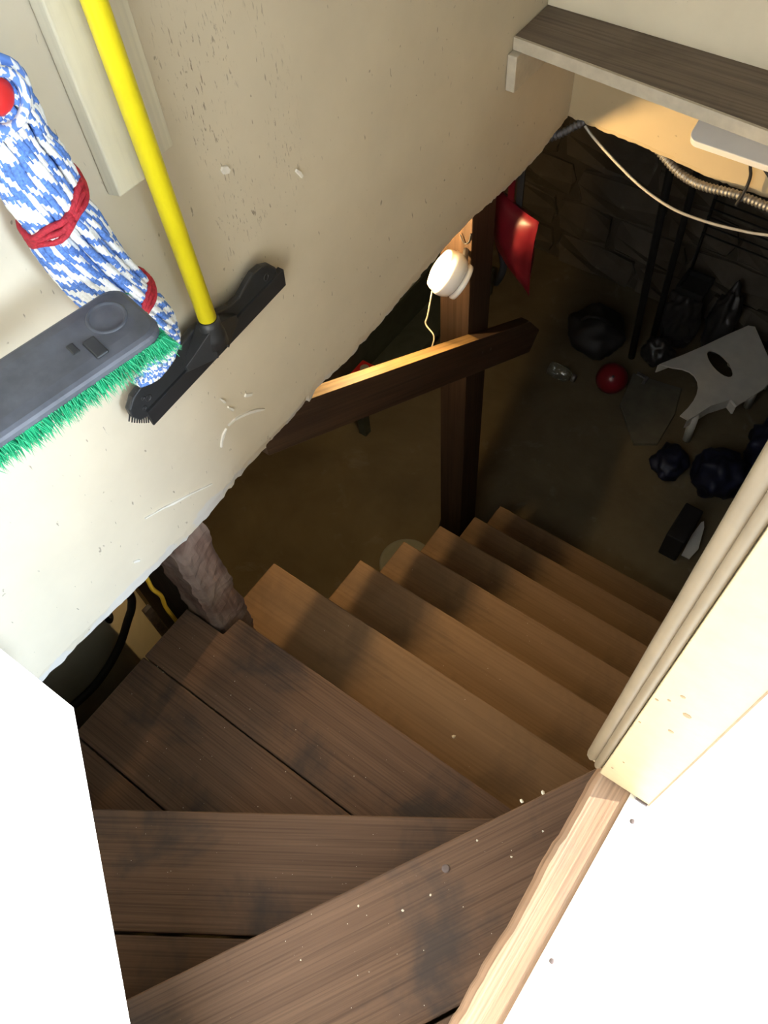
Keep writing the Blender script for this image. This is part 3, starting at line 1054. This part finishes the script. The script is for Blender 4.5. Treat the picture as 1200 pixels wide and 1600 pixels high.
# ------------------------------------------------------------------ tools hanging on the left wall
# wooden battens
bt = link('wall_batten', *prism_geo([(0, 0), (0, -0.027), (0.018, -0.022), (0.020, 0.022), (0, 0.027)], 0.0, 0.9), 'batten_wood', matrix=Matrix.Translation((W + 0.002, 0.506, 0.512)), auto=0.002)
tag(bt, 'pale thick wooden batten on the wall left of the yellow handle', 'batten')
bt2 = link('wall_batten', *prism_geo([(0, 0), (0, -0.03), (0.006, -0.03), (0.006, 0.028), (0, 0.03)], 0.0, 0.9), 'batten_wood', matrix=Matrix.Translation((W + 0.002, 0.566, 0.515)), auto=0.001)
tag(bt2, 'thin pale board on the wall just behind the yellow handle', 'batten')

# squeegee with yellow handle: head hangs down, blade along the wall
sq = thing('floor_squeegee', (-0.80, 0.54, 0.15), 'black rubber floor squeegee with a bright yellow handle hanging on the wall', 'squeegee')
XS = -0.80
outline = [(0.357, 0.222), (0.372, 0.237), (0.392, 0.243), (0.42, 0.242), (0.45, 0.243), (0.48, 0.250), (0.51, 0.256), (0.56, 0.252), (0.59, 0.240), (0.615, 0.240), (0.635, 0.250),
           (0.655, 0.259), (0.675, 0.258), (0.693, 0.248), (0.706, 0.230), (0.704, 0.212), (0.69, 0.205), (0.385, 0.180), (0.366, 0.187), (0.357, 0.204)]
k_ = len(outline)
v = [(XS - 0.014, p[0], p[1]) for p in outline] + [(XS - 0.002, p[0], p[1]) for p in outline]
f = [tuple(range(k_)), tuple(range(2 * k_ - 1, k_ - 1, -1))] + [(i, (i + 1) % k_, k_ + (i + 1) % k_, k_ + i) for i in range(k_)]
hd = link('head', v, f, 'black_plastic', sq, auto=0.003)
v = [(XS - 0.010, 0.384, 0.152), (XS - 0.010, 0.722, 0.178), (XS - 0.010, 0.716, 0.222), (XS - 0.010, 0.380, 0.196)]
v2 = [(XS + 0.003, p[1], p[2]) for p in v]
v2[0] = (XS - 0.006, 0.384, 0.152)
v2[1] = (XS - 0.006, 0.722, 0.178)
link('blade', v + v2, [(0, 1, 2, 3), (7, 6, 5, 4), (0, 1, 5, 4), (1, 2, 6, 5), (2, 3, 7, 6), (3, 0, 4, 7)], 'black_rubber', sq, auto=0.001)
for (y, z, r) in ((0.679, 0.232, 0.0055), (0.394, 0.214, 0.0055), (0.381, 0.203, 0.0035), (0.386, 0.222, 0.003)):
    lathe('hole_eyelet', [(r, -0.001), (r + 0.0012, 0.0015), (r - 0.001, 0.0018), (r - 0.0015, 0.0002)], (XS - 0.0022, y, z), (1, 0, 0), 'black_rubber', sq, seg=16)
for i in range(9):
    t = i / 8
    y = 0.355 + 0.024 * t
    z = 0.208 - 0.030 * t ** 0.8
    tube('scrub_bristle', [(XS - 0.008, y + 0.006, z + 0.006), (XS - 0.008, y - 0.004 + 0.004 * t, z - 0.010 - 0.004 * t)], [0.0016, 0.0011], 'black_rubber', sq, sides=6)
# socket cone and webs
lathe('socket', [(0.021, -0.040), (0.020, -0.02), (0.0175, 0.0), (0.0172, 0.012), (0.015, 0.0125)], (-0.785, 0.532, 0.262), (0.0, 0.0, 1), 'black_plastic', sq, seg=24)
for sgn, ex in ((-1, 0.060), (1, 0.062)):
    yc = 0.532
    web = [(yc + sgn * 0.012, 0.262), (yc + sgn * ex, 0.218 + 0.004 * sgn), (yc + sgn * ex, 0.206 + 0.004 * sgn), (yc + sgn * 0.012, 0.204)]
    v = [(-0.802, p[0], p[1]) for p in web] + [(-0.772, p[0], p[1]) for p in web]
    v[1] = (-0.802, web[1][0], web[1][1]); v[5] = (-0.795, web[1][0], web[1][1])
    v[2] = (-0.802, web[2][0], web[2][1]); v[6] = (-0.795, web[2][0], web[2][1])
    link('web', v, [(0, 1, 2, 3), (7, 6, 5, 4), (0, 1, 5, 4), (1, 2, 6, 5), (2, 3, 7, 6), (3, 0, 4, 7)], 'black_plastic', sq, auto=0.001)
lathe('handle', [(0.0142, 0.0), (0.0142, 0.9), (0.012, 0.905)], (-0.785, 0.532, 0.268), (0.0, -0.012, 1), 'yellow_handle', sq, seg=24)

# string mop: blue and white yarn bundle with red bands
mp = thing('string_mop', (-0.78, 0.40, 0.27), 'blue and white yarn mop with red bands hanging on the wall', 'mop')
cen = spline([(-0.782, 0.372, 0.735), (-0.784, 0.376, 0.69), (-0.785, 0.380, 0.62), (-0.785, 0.386, 0.54), (-0.785, 0.400, 0.46), (-0.787, 0.420, 0.385), (-0.79, 0.434, 0.325), (-0.793, 0.437, 0.285), (-0.796, 0.420, 0.262), (-0.798, 0.395, 0.258)], 15)
kc = len(cen)
rw = random.Random(5)


def halfw(t):
    pts_ = [(0, 0.028), (0.08, 0.034), (0.2, 0.040), (0.32, 0.043), (0.5, 0.043), (0.64, 0.041), (0.8, 0.030), (0.92, 0.020), (1, 0.010)]
    for (a, ra_), (c, rc_) in zip(pts_, pts_[1:]):
        if a <= t <= c:
            return ra_ + (rc_ - ra_) * (t - a) / (c - a)
    return 0.01


strands = []
for ringi, (cnt, fr_) in enumerate(((46, 1.0), (14, 0.66), (6, 0.25))):
    for s in range(cnt):
        ph = 2 * math.pi * s / cnt + rw.uniform(-0.08, 0.08)
        j1 = rw.uniform(-0.6, 0.6)
        path = []
        rads = []
        for i in range(kc):
            t = i / (kc - 1)
            h = halfw(t)
            # red bands pinch the bundle
            for zb_ in (0.16, 0.285, 0.535):
                h *= 1 - 0.13 * math.exp(-((t - zb_) / 0.025) ** 2)
            a = ph + 2.6 * t + 0.12 * math.sin(7 * t + j1 * 5)
            rr_ = fr_ * (1 + 0.05 * math.sin(9 * t + 5 * j1))
            path.append((cen[i].x + 0.72 * h * rr_ * math.cos(a), cen[i].y + h * rr_ * math.sin(a), cen[i].z + 0.006 * j1 * (1 if t > 0.9 else 0)))
            rads.append((0.0047 if ringi == 0 else 0.0062) * (0.75 + 0.25 * h / 0.043) * (1 + 0.08 * math.sin(i * 2.4 + s)))
        so = tube('yarn_strand', path, rads, 'yarn_white', mp, sides=8)
        so.data.materials.append(MATS['yarn_blue'])
        seq = []
        cur = rw.random() < 0.5
        while len(seq) < kc:
            seq += [cur] * rw.choice((2, 3, 4, 5, 6))
            cur = not cur
        for p in so.data.polygons:
            if p.index < (kc - 1) * 8:
                # slanted dashes, as in twisted cotton
                p.material_index = int(seq[min(kc - 1, p.index // 8 + (p.index % 8))])
core = []
tube('yarn_core', [tuple(p) for p in cen], [0.60 * halfw(i / (kc - 1)) for i in range(kc)], 'yarn_blue', mp, sides=12)
for (t, wd) in ((0.285, 0.0055), (0.535, 0.0055)):
    i = int(t * (kc - 1))
    h = halfw(t) * 0.90
    tdir = (cen[i + 1] - cen[i - 1]).normalized()
    for rowk in (-1, 0, 1):
        cc = cen[i] + tdir * rowk * wd * 1.3
        pts_ = []
        for s in range(33):
            a = 2 * math.pi * s / 32
            wob = 0.003 * math.sin(5 * a + rowk)
            pts_.append((cc.x + (0.72 * h + 0.0055) * math.cos(a), cc.y + (h + 0.0055) * math.sin(a) + tdir.y * 0, cc.z + 0.016 * math.sin(a) + wob))
        tube('red_band', pts_, 0.0042, 'red_band', mp, sides=6)
# collar loop round the red hanger
for j in range(7):
    pts_ = []
    for s in range(25):
        a = -0.7 + (2 * math.pi * 0.86) * s / 24
        R_ = 0.026 + 0.0045 * (j % 3)
        pts_.append((-0.768 + 0.009 * (j // 2) - 0.012, 0.368 + R_ * math.sin(a), 0.722 + R_ * math.cos(a)))
    tube('yarn_collar', pts_, 0.0055, 'mop_yarn', mp, sides=6)
lathe('hanger_knob', [(0.010, -0.055), (0.017, -0.05), (0.019, 0.0), (0.018, 0.018), (0.012, 0.024)], (-0.775, 0.368, 0.724), (1, 0, 0), 'red_plastic', mp, seg=24)

# push broom, back of the block facing the room
br = thing('push_broom', (-0.68, 0.20, 0.42), 'blue grey push broom head with green bristles hanging against the wall', 'broom')
ba = math.atan2(-0.035, 0.20)
bmx = Matrix(((0.10, 0.17, -0.98, -0.664), (0, 0.985, 0.17, 0.372), (1, 0, 0.06, 0.50), (0, 0, 0, 1)))
bmx = Matrix.Translation((-0.664, 0.368, 0.50)) @ bmx.to_3x3().to_quaternion().to_matrix().to_4x4()
# outline in local (y,z); y=0 is the free end
oc = []
hh_ = 0.047
for (cy_, cz_, a0_) in ((-0.022, hh_ - 0.022, 0.5 * math.pi), (-0.022, -hh_ + 0.022, 0.0)):
    for t in range(7):
        a = a0_ - t * math.pi / 12
        oc.append((cy_ + 0.022 * math.cos(a), cz_ + 0.022 * math.sin(a)))
oc += [(-0.52, -hh_), (-0.52, hh_)]
rings = [(-0.012, 0.97), (-0.009, 1.0), (-0.002, 1.0), (0.002, 0.97), (0.0045, 0.88), (0.006, 0.6)]
v, f = [], []
k_ = len(oc)
for (x, s) in rings:
    for (y, z) in oc:
        inset = (1 - s) * 0.05
        v.append((x, (y + 0.26) * (1 - inset / 0.26) - 0.26, z * s))
for r in range(len(rings) - 1):
    for i in range(k_):
        f.append((r * k_ + i, r * k_ + (i + 1) % k_, (r + 1) * k_ + (i + 1) % k_, (r + 1) * k_ + i))
f += [tuple(range(k_)), tuple((len(rings) - 1) * k_ + i for i in range(k_))]
link('block', v, f, 'broom_block', br, matrix=bmx)
bv, bf_ = lathe_geo([(0.024, 0.002), (0.024, 0.0065), (0.0215, 0.0085), (0.020, 0.0065), (0.019, 0.006), (0.010, 0.0085)], (0, -0.040, 0.008), (1, 0, 0), 28)
link('boss', bv, bf_, 'broom_block', br, smooth=True, matrix=bmx)
bv, bf_ = box_geo(0.002, 0.0085, -0.082, -0.066, -0.034, -0.004)
link('clip', bv, bf_, 'black_plastic', br, matrix=bmx, auto=0.002)
bv, bf_ = box_geo(0.002, 0.007, -0.098, -0.088, -0.012, 0.006)
link('clip', bv, bf_, 'black_plastic', br, matrix=bmx, auto=0.002)
v, f = [], []
rb = random.Random(9)
for i in range(5200):
    y = -0.52 * rb.random() ** 1.0 - 0.002
    z = rb.uniform(-0.046, 0.046)
    if rb.random() < 0.45:
        z = rb.uniform(-0.048, -0.036)
    if rb.random() < 0.12:
        y = rb.uniform(-0.03, -0.004)
    base_ = Vector((-0.008, y, z))
    ln = rb.uniform(0.012, 0.030)
    d = Vector((-1.0, 0.25 * rb.uniform(-0.6, 0.6) + (0.75 if y > -0.06 else 0.0) * rb.random(), -0.15 + (z / 0.046) * 0.42 - 0.38 * rb.random())).normalized()
    if z < -0.036 and rb.random() < 0.35:
        d = Vector((-0.7, rb.uniform(-0.4, 0.5), -0.8)).normalized()
    tip = base_ + d * ln
    sdv = d.cross(Vector((0.3, 0.8, 0.5))).normalized() * 0.0007
    s2v = d.cross(sdv).normalized() * 0.0007
    mid = base_ + d * ln * 0.55 + Vector((0, rb.uniform(-0.003, 0.003), rb.uniform(-0.003, 0.003)))
    o = len(v)
    for c in (base_, mid):
        v += [c + sdv, c - sdv * 0.5 + s2v, c - sdv * 0.5 - s2v]
    v.append(tip)
    for s in range(3):
        s2 = (s + 1) % 3
        f += [(o + s, o + s2, o + 3 + s2, o + 3 + s), (o + 3 + s, o + 3 + s2, o + 6)]
bo = link('bristles', v, f, 'green_bristle', br, matrix=bmx)
bo['kind'] = 'stuff'
bo['label'] = 'green plastic bristles'
bv, bf_ = lathe_geo([(0.016, 0.0), (0.014, 0.04), (0.012, 0.05), (0.012, 0.9)], (0.005, -0.26, 0.0), (1, 0.0, 0.1), 16)
link('handle', bv, bf_, 'broom_block', br, smooth=True, matrix=bmx)

# ------------------------------------------------------------------ under the left wall: tank, hose, cord
tk = thing('water_tank', (-1.60, 0.10, ZB), 'cream enamelled water tank under the wall left of the stairs', 'water tank')
lathe('body', [(0.28, 0.06), (0.30, 0.08), (0.30, 1.50), (0.28, 1.55), (0.10, 1.58)], (-1.60, 0.10, ZB), (0, 0, 1), 'heater_white', tk, seg=48)
lathe('base_ring', [(0.27, 0.0), (0.27, 0.062)], (-1.60, 0.10, ZB), (0, 0, 1), 'black_plastic', tk, seg=48)
bv, bf_ = lathe_geo([(0.030, 0.0), (0.030, 0.003), (0.028, 0.004)], (0, 0, 0), (0, 0, 1), 24)
bmk = Matrix.Translation((-1.322, 0.2307, -0.9735)) @ Matrix.Rotation(math.radians(22), 4, 'Z') @ Matrix.Rotation(math.pi / 2, 4, 'Y') @ Matrix.Diagonal((1.0, 0.55, 1, 1))
link('badge', bv, bf_, 'black_plastic', tk, smooth=False, matrix=bmk, label='black oval badge with pale mark')
for (dy, dz, sz, sy) in ((0.0, 0.004, 0.010, 0.0015), (0.004, 0.010, 0.0015, 0.004), (-0.004, -0.004, 0.0015, 0.004)):
    bv, bf_ = box_geo(-sz, sz, -sy, sy, 0.004, 0.0052)
    link('badge_mark', bv, bf_, 'chip_white', tk, matrix=Matrix.Translation((-1.322, 0.2307 + dy, -0.9735 + dz)) @ Matrix.Rotation(math.radians(22), 4, 'Z') @ Matrix.Rotation(math.pi / 2, 4, 'Y'))
o = tube('black_hose', spline([(-1.262, 0.318, -0.30), (-1.262, 0.316, -0.60), (-1.27, 0.308, -0.87), (-1.27, 0.290, -0.94), (-1.27, 0.255, -0.98), (-1.27, 0.195, -1.04), (-1.27, 0.12, -1.08), (-1.275, 0.04, -1.10), (-1.30, -0.10, -1.11), (-1.34, -0.25, -1.15)], 8), 0.0125, 'hose_black', sides=10)
tag(o, 'thick black hose curving down across the cream water tank', 'hose')
o = tube('yellow_cord', spline([(-0.995, 0.322, -0.11), (-0.998, 0.318, -0.30), (-1.0, 0.296, -0.43), (-1.0, 0.292, -0.47), (-1.0, 0.290, -0.51), (-1.0, 0.297, -0.56), (-1.0, 0.291, -0.61), (-1.0, 0.292, -0.68), (-1.0, 0.296, -0.85), (-1.0, 0.30, -1.2)], 8), 0.0055, 'yellow_cord', sides=8)
tag(o, 'yellow extension cord hanging in front of the dark plank', 'cord')
for i, (a, c, r) in enumerate((((-1.12, 0.255, -0.70), (-1.10, 0.258, -1.9), 0.012),)):
    pass
o = box('splintered_lath', -1.19, -1.175, 0.285, 0.310, -2.0, -0.86, 'raw_wood_chip', bev=0.002)
tag(o, 'splintered pale wooden lath standing left of the dark plank', 'lath')

# ------------------------------------------------------------------ basement things
# bench along the left with a red crate and a pale block
bn = thing('storage_bench', (-1.95, 1.9, ZB), 'dark green low bench along the basement side', 'bench')
box('top', -2.15, -1.735, 1.64, 2.9, -1.63, -1.60, 'bench_green', bn, bev=0.004)
box('front_panel', -1.78, -1.755, 1.66, 2.88, -1.98, -1.63, 'bench_green', bn)
box('lower_step', -1.755, -1.60, 1.72, 2.88, -1.86, -1.83, 'bench_green', bn, bev=0.004)
for y in (1.75, 2.3, 2.85):
    box('leg', -1.64, -1.60, y - 0.02, y + 0.02, ZB, -1.86, 'bench_green', bn)
    box('leg', -2.12, -2.08, y - 0.02, y + 0.02, ZB, -1.63, 'bench_green', bn)
o = box('pale_block', -1.81, -1.742, 2.27, 2.42, -1.60, -1.52, 'pale_block', bev=0.004)
tag(o, 'pale grey block lying on the dark green bench', 'block')
cr = thing('red_crate', (-1.66, 1.84, -1.83), 'dark red crate with pale lids on the step of the green bench', 'crate')
box('body', -1.74, -1.62, 1.75, 1.93, -1.829, -1.72, 'red_plastic', cr, bev=0.006)
lathe('lid', [(0.022, 0), (0.022, 0.018), (0.018, 0.022)], (-1.69, 1.80, -1.72), (0, 0, 1), 'pale_block', cr, seg=16)
lathe('lid', [(0.022, 0), (0.022, 0.018), (0.018, 0.022)], (-1.69, 1.88, -1.72), (0, 0, 1), 'pale_block', cr, seg=16)

# pale plastic bucket left of the stairs
bk_ = thing('bucket', (-0.942, 1.155, ZB), 'pale translucent plastic bucket behind the middle steps', 'bucket')
lathe('body', [(0.075, 0.0), (0.10, 0.30), (0.104, 0.31), (0.100, 0.31), (0.096, 0.30), (0.072, 0.008)], (-0.942, 1.155, ZB), (0, 0, 1), 'bucket_plastic', bk_, seg=40)
lathe('rim', [(0.101, 0.285), (0.108, 0.29), (0.108, 0.31), (0.101, 0.312)], (-0.942, 1.155, ZB), (0, 0, 1), 'bucket_plastic', bk_, seg=40)
o = tube('floor_cable', spline([(-0.99, 1.52, ZB + 0.3), (-0.99, 1.47, ZB + 0.12), (-1.0, 1.40, ZB + 0.02), (-1.05, 1.2, ZB + 0.008), (-1.0, 1.05, ZB + 0.008), (-0.9, 0.95, ZB + 0.008)], 8), 0.007, 'black_rubber', sides=8)
tag(o, 'black cable looping on the floor at the foot of the square post', 'cable')

# glass jar lying on the floor
jr = thing('glass_jar', (-1.0, 2.56, ZB), 'clear glass bottle lying on the floor left of the red ball', 'bottle')
lathe('glass', [(0.005, 0.0), (0.033, 0.004), (0.036, 0.012), (0.036, 0.095), (0.028, 0.11), (0.018, 0.12), (0.018, 0.132)], (-1.075, 2.555, ZB + 0.037), (1, 0.03, 0), 'clear_glass', jr, seg=28)
lathe('cap', [(0.020, 0.126), (0.020, 0.145), (0.016, 0.146)], (-1.075, 2.555, ZB + 0.037), (1, 0.03, 0), 'steel', jr, seg=20)
# black duffel
du = thing('black_duffel', (-0.93, 2.83, ZB), 'soft black bag slumped on the floor behind the red ball', 'bag')
blob('body', (-0.975, 2.83, ZB + 0.10), (0.14, 0.12, 0.12), 'black_rubber', du, 0.22, 5.0, 2, flat=0.0995)
tube('strap', spline([(-1.04, 2.78, ZB + 0.19), (-1.0, 2.76, ZB + 0.25), (-0.94, 2.78, ZB + 0.25), (-0.90, 2.82, ZB + 0.19)], 6), 0.009, 'black_rubber', du, sides=6)
# red ball
bl = thing('red_ball', (-0.775, 2.625, ZB), 'small round red ball on the basement floor', 'ball')
bm = bmesh.new()
bmesh.ops.create_uvsphere(bm, u_segments=32, v_segments=20, radius=0.075)
me = bpy.data.meshes.new('sphere_skin')
bm.to_mesh(me)
bm.free()
me.materials.append(MATS['red_ball'])
for p in me.polygons:
    p.use_smooth = True
o = bpy.data.objects.new('ball_skin', me)
COL.objects.link(o)
o.matrix_world = Matrix.Translation((-0.775, 2.625, ZB + 0.0755))
put(o, bl)
lathe('valve', [(0.006, 0.072), (0.006, 0.0765), (0.003, 0.077)], (-0.775, 2.625, ZB + 0.0755), (0.2, -0.5, 0.8), 'black_rubber', bl, seg=12)
# metal angle
v = [(0, 0, 0), (0.06, -0.005, 0), (0.06, -0.05, 0), (0.045, -0.05, 0), (0.045, -0.018, 0), (0, -0.013, 0)]
v, f = prism_geo([(p[0], p[1]) for p in v], 0, 0.012)
o = link('metal_bracket', v, f, 'steel', matrix=Matrix.Translation((-0.70, 2.77, ZB + 0.0205)))
tag(o, 'small bright metal angle bracket right of the red ball', 'bracket')
# beige cardboard sheet
v, f = prism_geo([(-0.72, 2.76), (-0.48, 2.80), (-0.44, 2.64), (-0.43, 2.44), (-0.52, 2.38), (-0.68, 2.55)], ZB + 0.0005, ZB + 0.02)
o = link('cardboard_sheet', v, f, 'beige_card', auto=0.003)
tag(o, 'dull beige flattened cardboard on the floor under the white plastic panel', 'cardboard')

# white moulded plastic chair part: panel with round cut-outs, propped on bags
outl = [(-0.6, 2.708), (-0.54, 2.81), (-0.481, 2.917), (-0.42, 3.04), (-0.361, 3.15), (-0.331, 3.16), (-0.27, 3.09), (-0.203, 3.011), (-0.143, 2.88), (-0.15, 2.82), (-0.209, 2.67), (-0.243, 2.692), (-0.302, 2.609), (-0.35, 2.483), (-0.391, 2.486)]
arc = []
for t in range(1, 10):
    a = t / 10
    p_ = (Vector((-0.391, 2.486)) * (1 - a) ** 3 + Vector((-0.345, 2.68)) * 3 * (1 - a) ** 2 * a + Vector((-0.43, 2.82)) * 3 * (1 - a) * a * a + Vector((-0.585, 2.69)) * a ** 3)
    arc.append((p_.x, p_.y))
outl += arc
hole = []
for t in range(20):
    a = 2 * math.pi * t / 20
    u_, w_ = 0.088 * math.cos(a), 0.038 * math.sin(a)
    ct, st = math.cos(math.radians(-33)), math.sin(math.radians(-33))
    hole.append((-0.372 + u_ * ct - w_ * st, 2.860 + u_ * st + w_ * ct))
bm = bmesh.new()
ov = [bm.verts.new((p[0], p[1], 0)) for p in outl]
hv = [bm.verts.new((p[0], p[1], 0)) for p in hole]
es = [bm.edges.new((ov[i], ov[(i + 1) % len(ov)])) for i in range(len(ov))] + [bm.edges.new((hv[i], hv[(i + 1) % len(hv)])) for i in range(len(hv))]
bmesh.ops.triangle_fill(bm, edges=es, use_beauty=True)
# drop the faces that fill the hole
from mathutils.geometry import intersect_point_tri_2d
hc = Vector((-0.372, 2.860, 0))


def in_hole(p):
    ct, st = math.cos(math.radians(33)), math.sin(math.radians(33))
    dx, dy = p.x - hc.x, p.y - hc.y
    u_, w_ = dx * ct - dy * st, dx * st + dy * ct
    return (u_ / 0.086) ** 2 + (w_ / 0.037) ** 2 < 1


bmesh.ops.delete(bm, geom=[fc_ for fc_ in bm.faces if in_hole(fc_.calc_center_median())], context='FACES')
me = bpy.data.meshes.new('shell')
bm.to_mesh(me)
bm.free()
me.materials.append(MATS['white_plastic'])
wp = thing('plastic_chair', (-0.35, 2.8, ZB), 'white moulded plastic chair lying on its side with round cut-outs', 'chair')
o = bpy.data.objects.new('shell', me)
COL.objects.link(o)
o.matrix_world = Matrix.Translation((0, 0, -1.8))
md = o.modifiers.new('solid', 'SOLIDIFY')
md.thickness = 0.008
md.offset = -1
put(o, wp)
# folded rim and legs under it
for seg_ in (outl[0:5], outl[5:9], outl[10:14]):
    v, f = [], []
    for (x, y) in seg_:
        v += [(x, y, -1.80), (x, y, -1.85), (x - 0.006, y - 0.004, -1.85), (x - 0.006, y - 0.004, -1.80)]
    for i in range(len(seg_) - 1):
        for s in range(4):
            f.append((i * 4 + s, i * 4 + (s + 1) % 4, i * 4 + 4 + (s + 1) % 4, i * 4 + 4 + s))
    f += [(0, 1, 2, 3), tuple((len(seg_) - 1) * 4 + s for s in range(4))]
    link('rim', v, f, 'white_plastic', wp)
for (x, y) in ((-0.36, 3.08), (-0.19, 2.88), (-0.34, 2.53)):
    tube('leg', [(x, y, -1.808), (x + 0.01, y, ZB + (0.021 if y < 2.8 and x < -0.3 else 0.001))], [0.022, 0.018], 'white_plastic', wp, sides=10)

# clear plastic bags heaped at the far wall
for i, (c, r, sd, lab) in enumerate((((-0.655, 3.075, ZB + 0.16), (0.085, 0.08, 0.17), 4, 'smoky clear plastic bag heaped left of the dark tray'),
                                     ((-0.475, 3.125, ZB + 0.19), (0.065, 0.07, 0.20), 6, 'smoky clear plastic bag heaped under the far wall right of the poles'),
                                     ((-0.67, 2.90, ZB + 0.07), (0.07, 0.06, 0.08), 8, 'small smoky plastic bag in front of the heap by the poles'))):
    o = blob('plastic_bag', c, r, 'smoky_plastic', None, 0.35, 7.0, sd, flat=c[2] - ZB - 0.0005)
    tag(o, lab, 'bag')
ty = thing('dark_tray', (-0.68, 3.08, ZB + 0.36), 'dark square tray lying on top of the plastic bags', 'tray')
box('base', -0.70, -0.59, 3.02, 3.14, ZB + 0.36, ZB + 0.368, 'black_plastic', ty)
for (x0, x1, y0, y1) in ((-0.71, -0.698, 3.01, 3.15), (-0.592, -0.58, 3.01, 3.15), (-0.698, -0.592, 3.01, 3.022), (-0.698, -0.592, 3.138, 3.15)):
    box('side', x0, x1, y0, y1, ZB + 0.36, ZB + 0.395, 'black_plastic', ty)
# black poles and wire panel in front of the stone wall
pa = tube('black_pole', [(-0.778, 2.865, ZB), (-0.842, 2.865, -0.905), (-0.872, 2.865, -0.14)], 0.017, 'black_rubber', sides=10)
tag(pa, 'tall black pole standing on the floor left of the plastic bags', 'pole')
pb = tube('black_pole', [(-0.735, 2.995, ZB), (-0.76, 2.995, -1.3), (-0.772, 2.995, -0.95), (-0.79, 2.995, -0.14)], 0.015, 'black_rubber', sides=10)
tag(pb, 'second black pole rising behind the heap of plastic bags', 'pole')
rk = thing('wire_panel', (-0.25, 3.2, ZB), 'dark wire grid standing against the stone wall right of the poles', 'wire panel')
for i in range(12):
    z = -0.95 - 0.045 * i
    tube('wire', [(-0.72, 3.205, z), (0.25, 3.205, z - 0.02)], 0.004, 'black_rubber', rk, sides=6)
for x in (-0.715, -0.25, 0.24):
    tube('rod', [(x, 3.217, ZB), (x, 3.217, -0.60)], 0.008, 'black_rubber', rk, sides=8)

# navy bags at the right
for i, (c, r, sd, lab) in enumerate((((-0.335, 2.355, ZB + 0.05), (0.075, 0.09, 0.055), 12, 'dark navy plastic bag on the floor in front of the white plastic chair'),
                                     ((-0.125, 2.38, ZB + 0.10), (0.11, 0.11, 0.11), 14, 'crumpled navy plastic bag beside the cream door jamb'),
                                     ((0.03, 2.61, ZB + 0.13), (0.13, 0.13, 0.15), 16, 'large navy bag at the right behind the crumpled one'))):
    o = blob('navy_bag', c, r, 'navy_plastic', None, 0.3, 6.0, sd, flat=c[2] - ZB - 0.0005)
    tag(o, lab, 'bag')
# black box with a pale shard leaning on it
o = box('black_box', -0.175, -0.095, 1.93, 2.12, ZB, ZB + 0.16, 'black_rubber', bev=0.006)
tag(o, 'narrow black box on the floor at the foot of the stairs', 'box')
v, f = prism_geo([(0.0, 0.0), (0.035, 0.0), (0.046, 0.06), (0.036, 0.10), (0.022, 0.16), (0.008, 0.185), (0.0, 0.175), (-0.006, 0.10)], 0, 0.008)
o = link('pale_shard', v, f, 'white_plastic', matrix=Matrix.Translation((-0.087, 1.93, ZB + 0.004)) @ Matrix.Rotation(math.radians(22), 4, 'Y') @ Matrix.Rotation(math.radians(3), 4, 'Z'))
o.matrix_world = Matrix.Translation((-0.085, 1.955, ZB + 0.03)) @ Matrix.Rotation(math.radians(10), 4, 'X')
tag(o, 'pale pointed plastic strip leaning right of the narrow black box', 'strip')
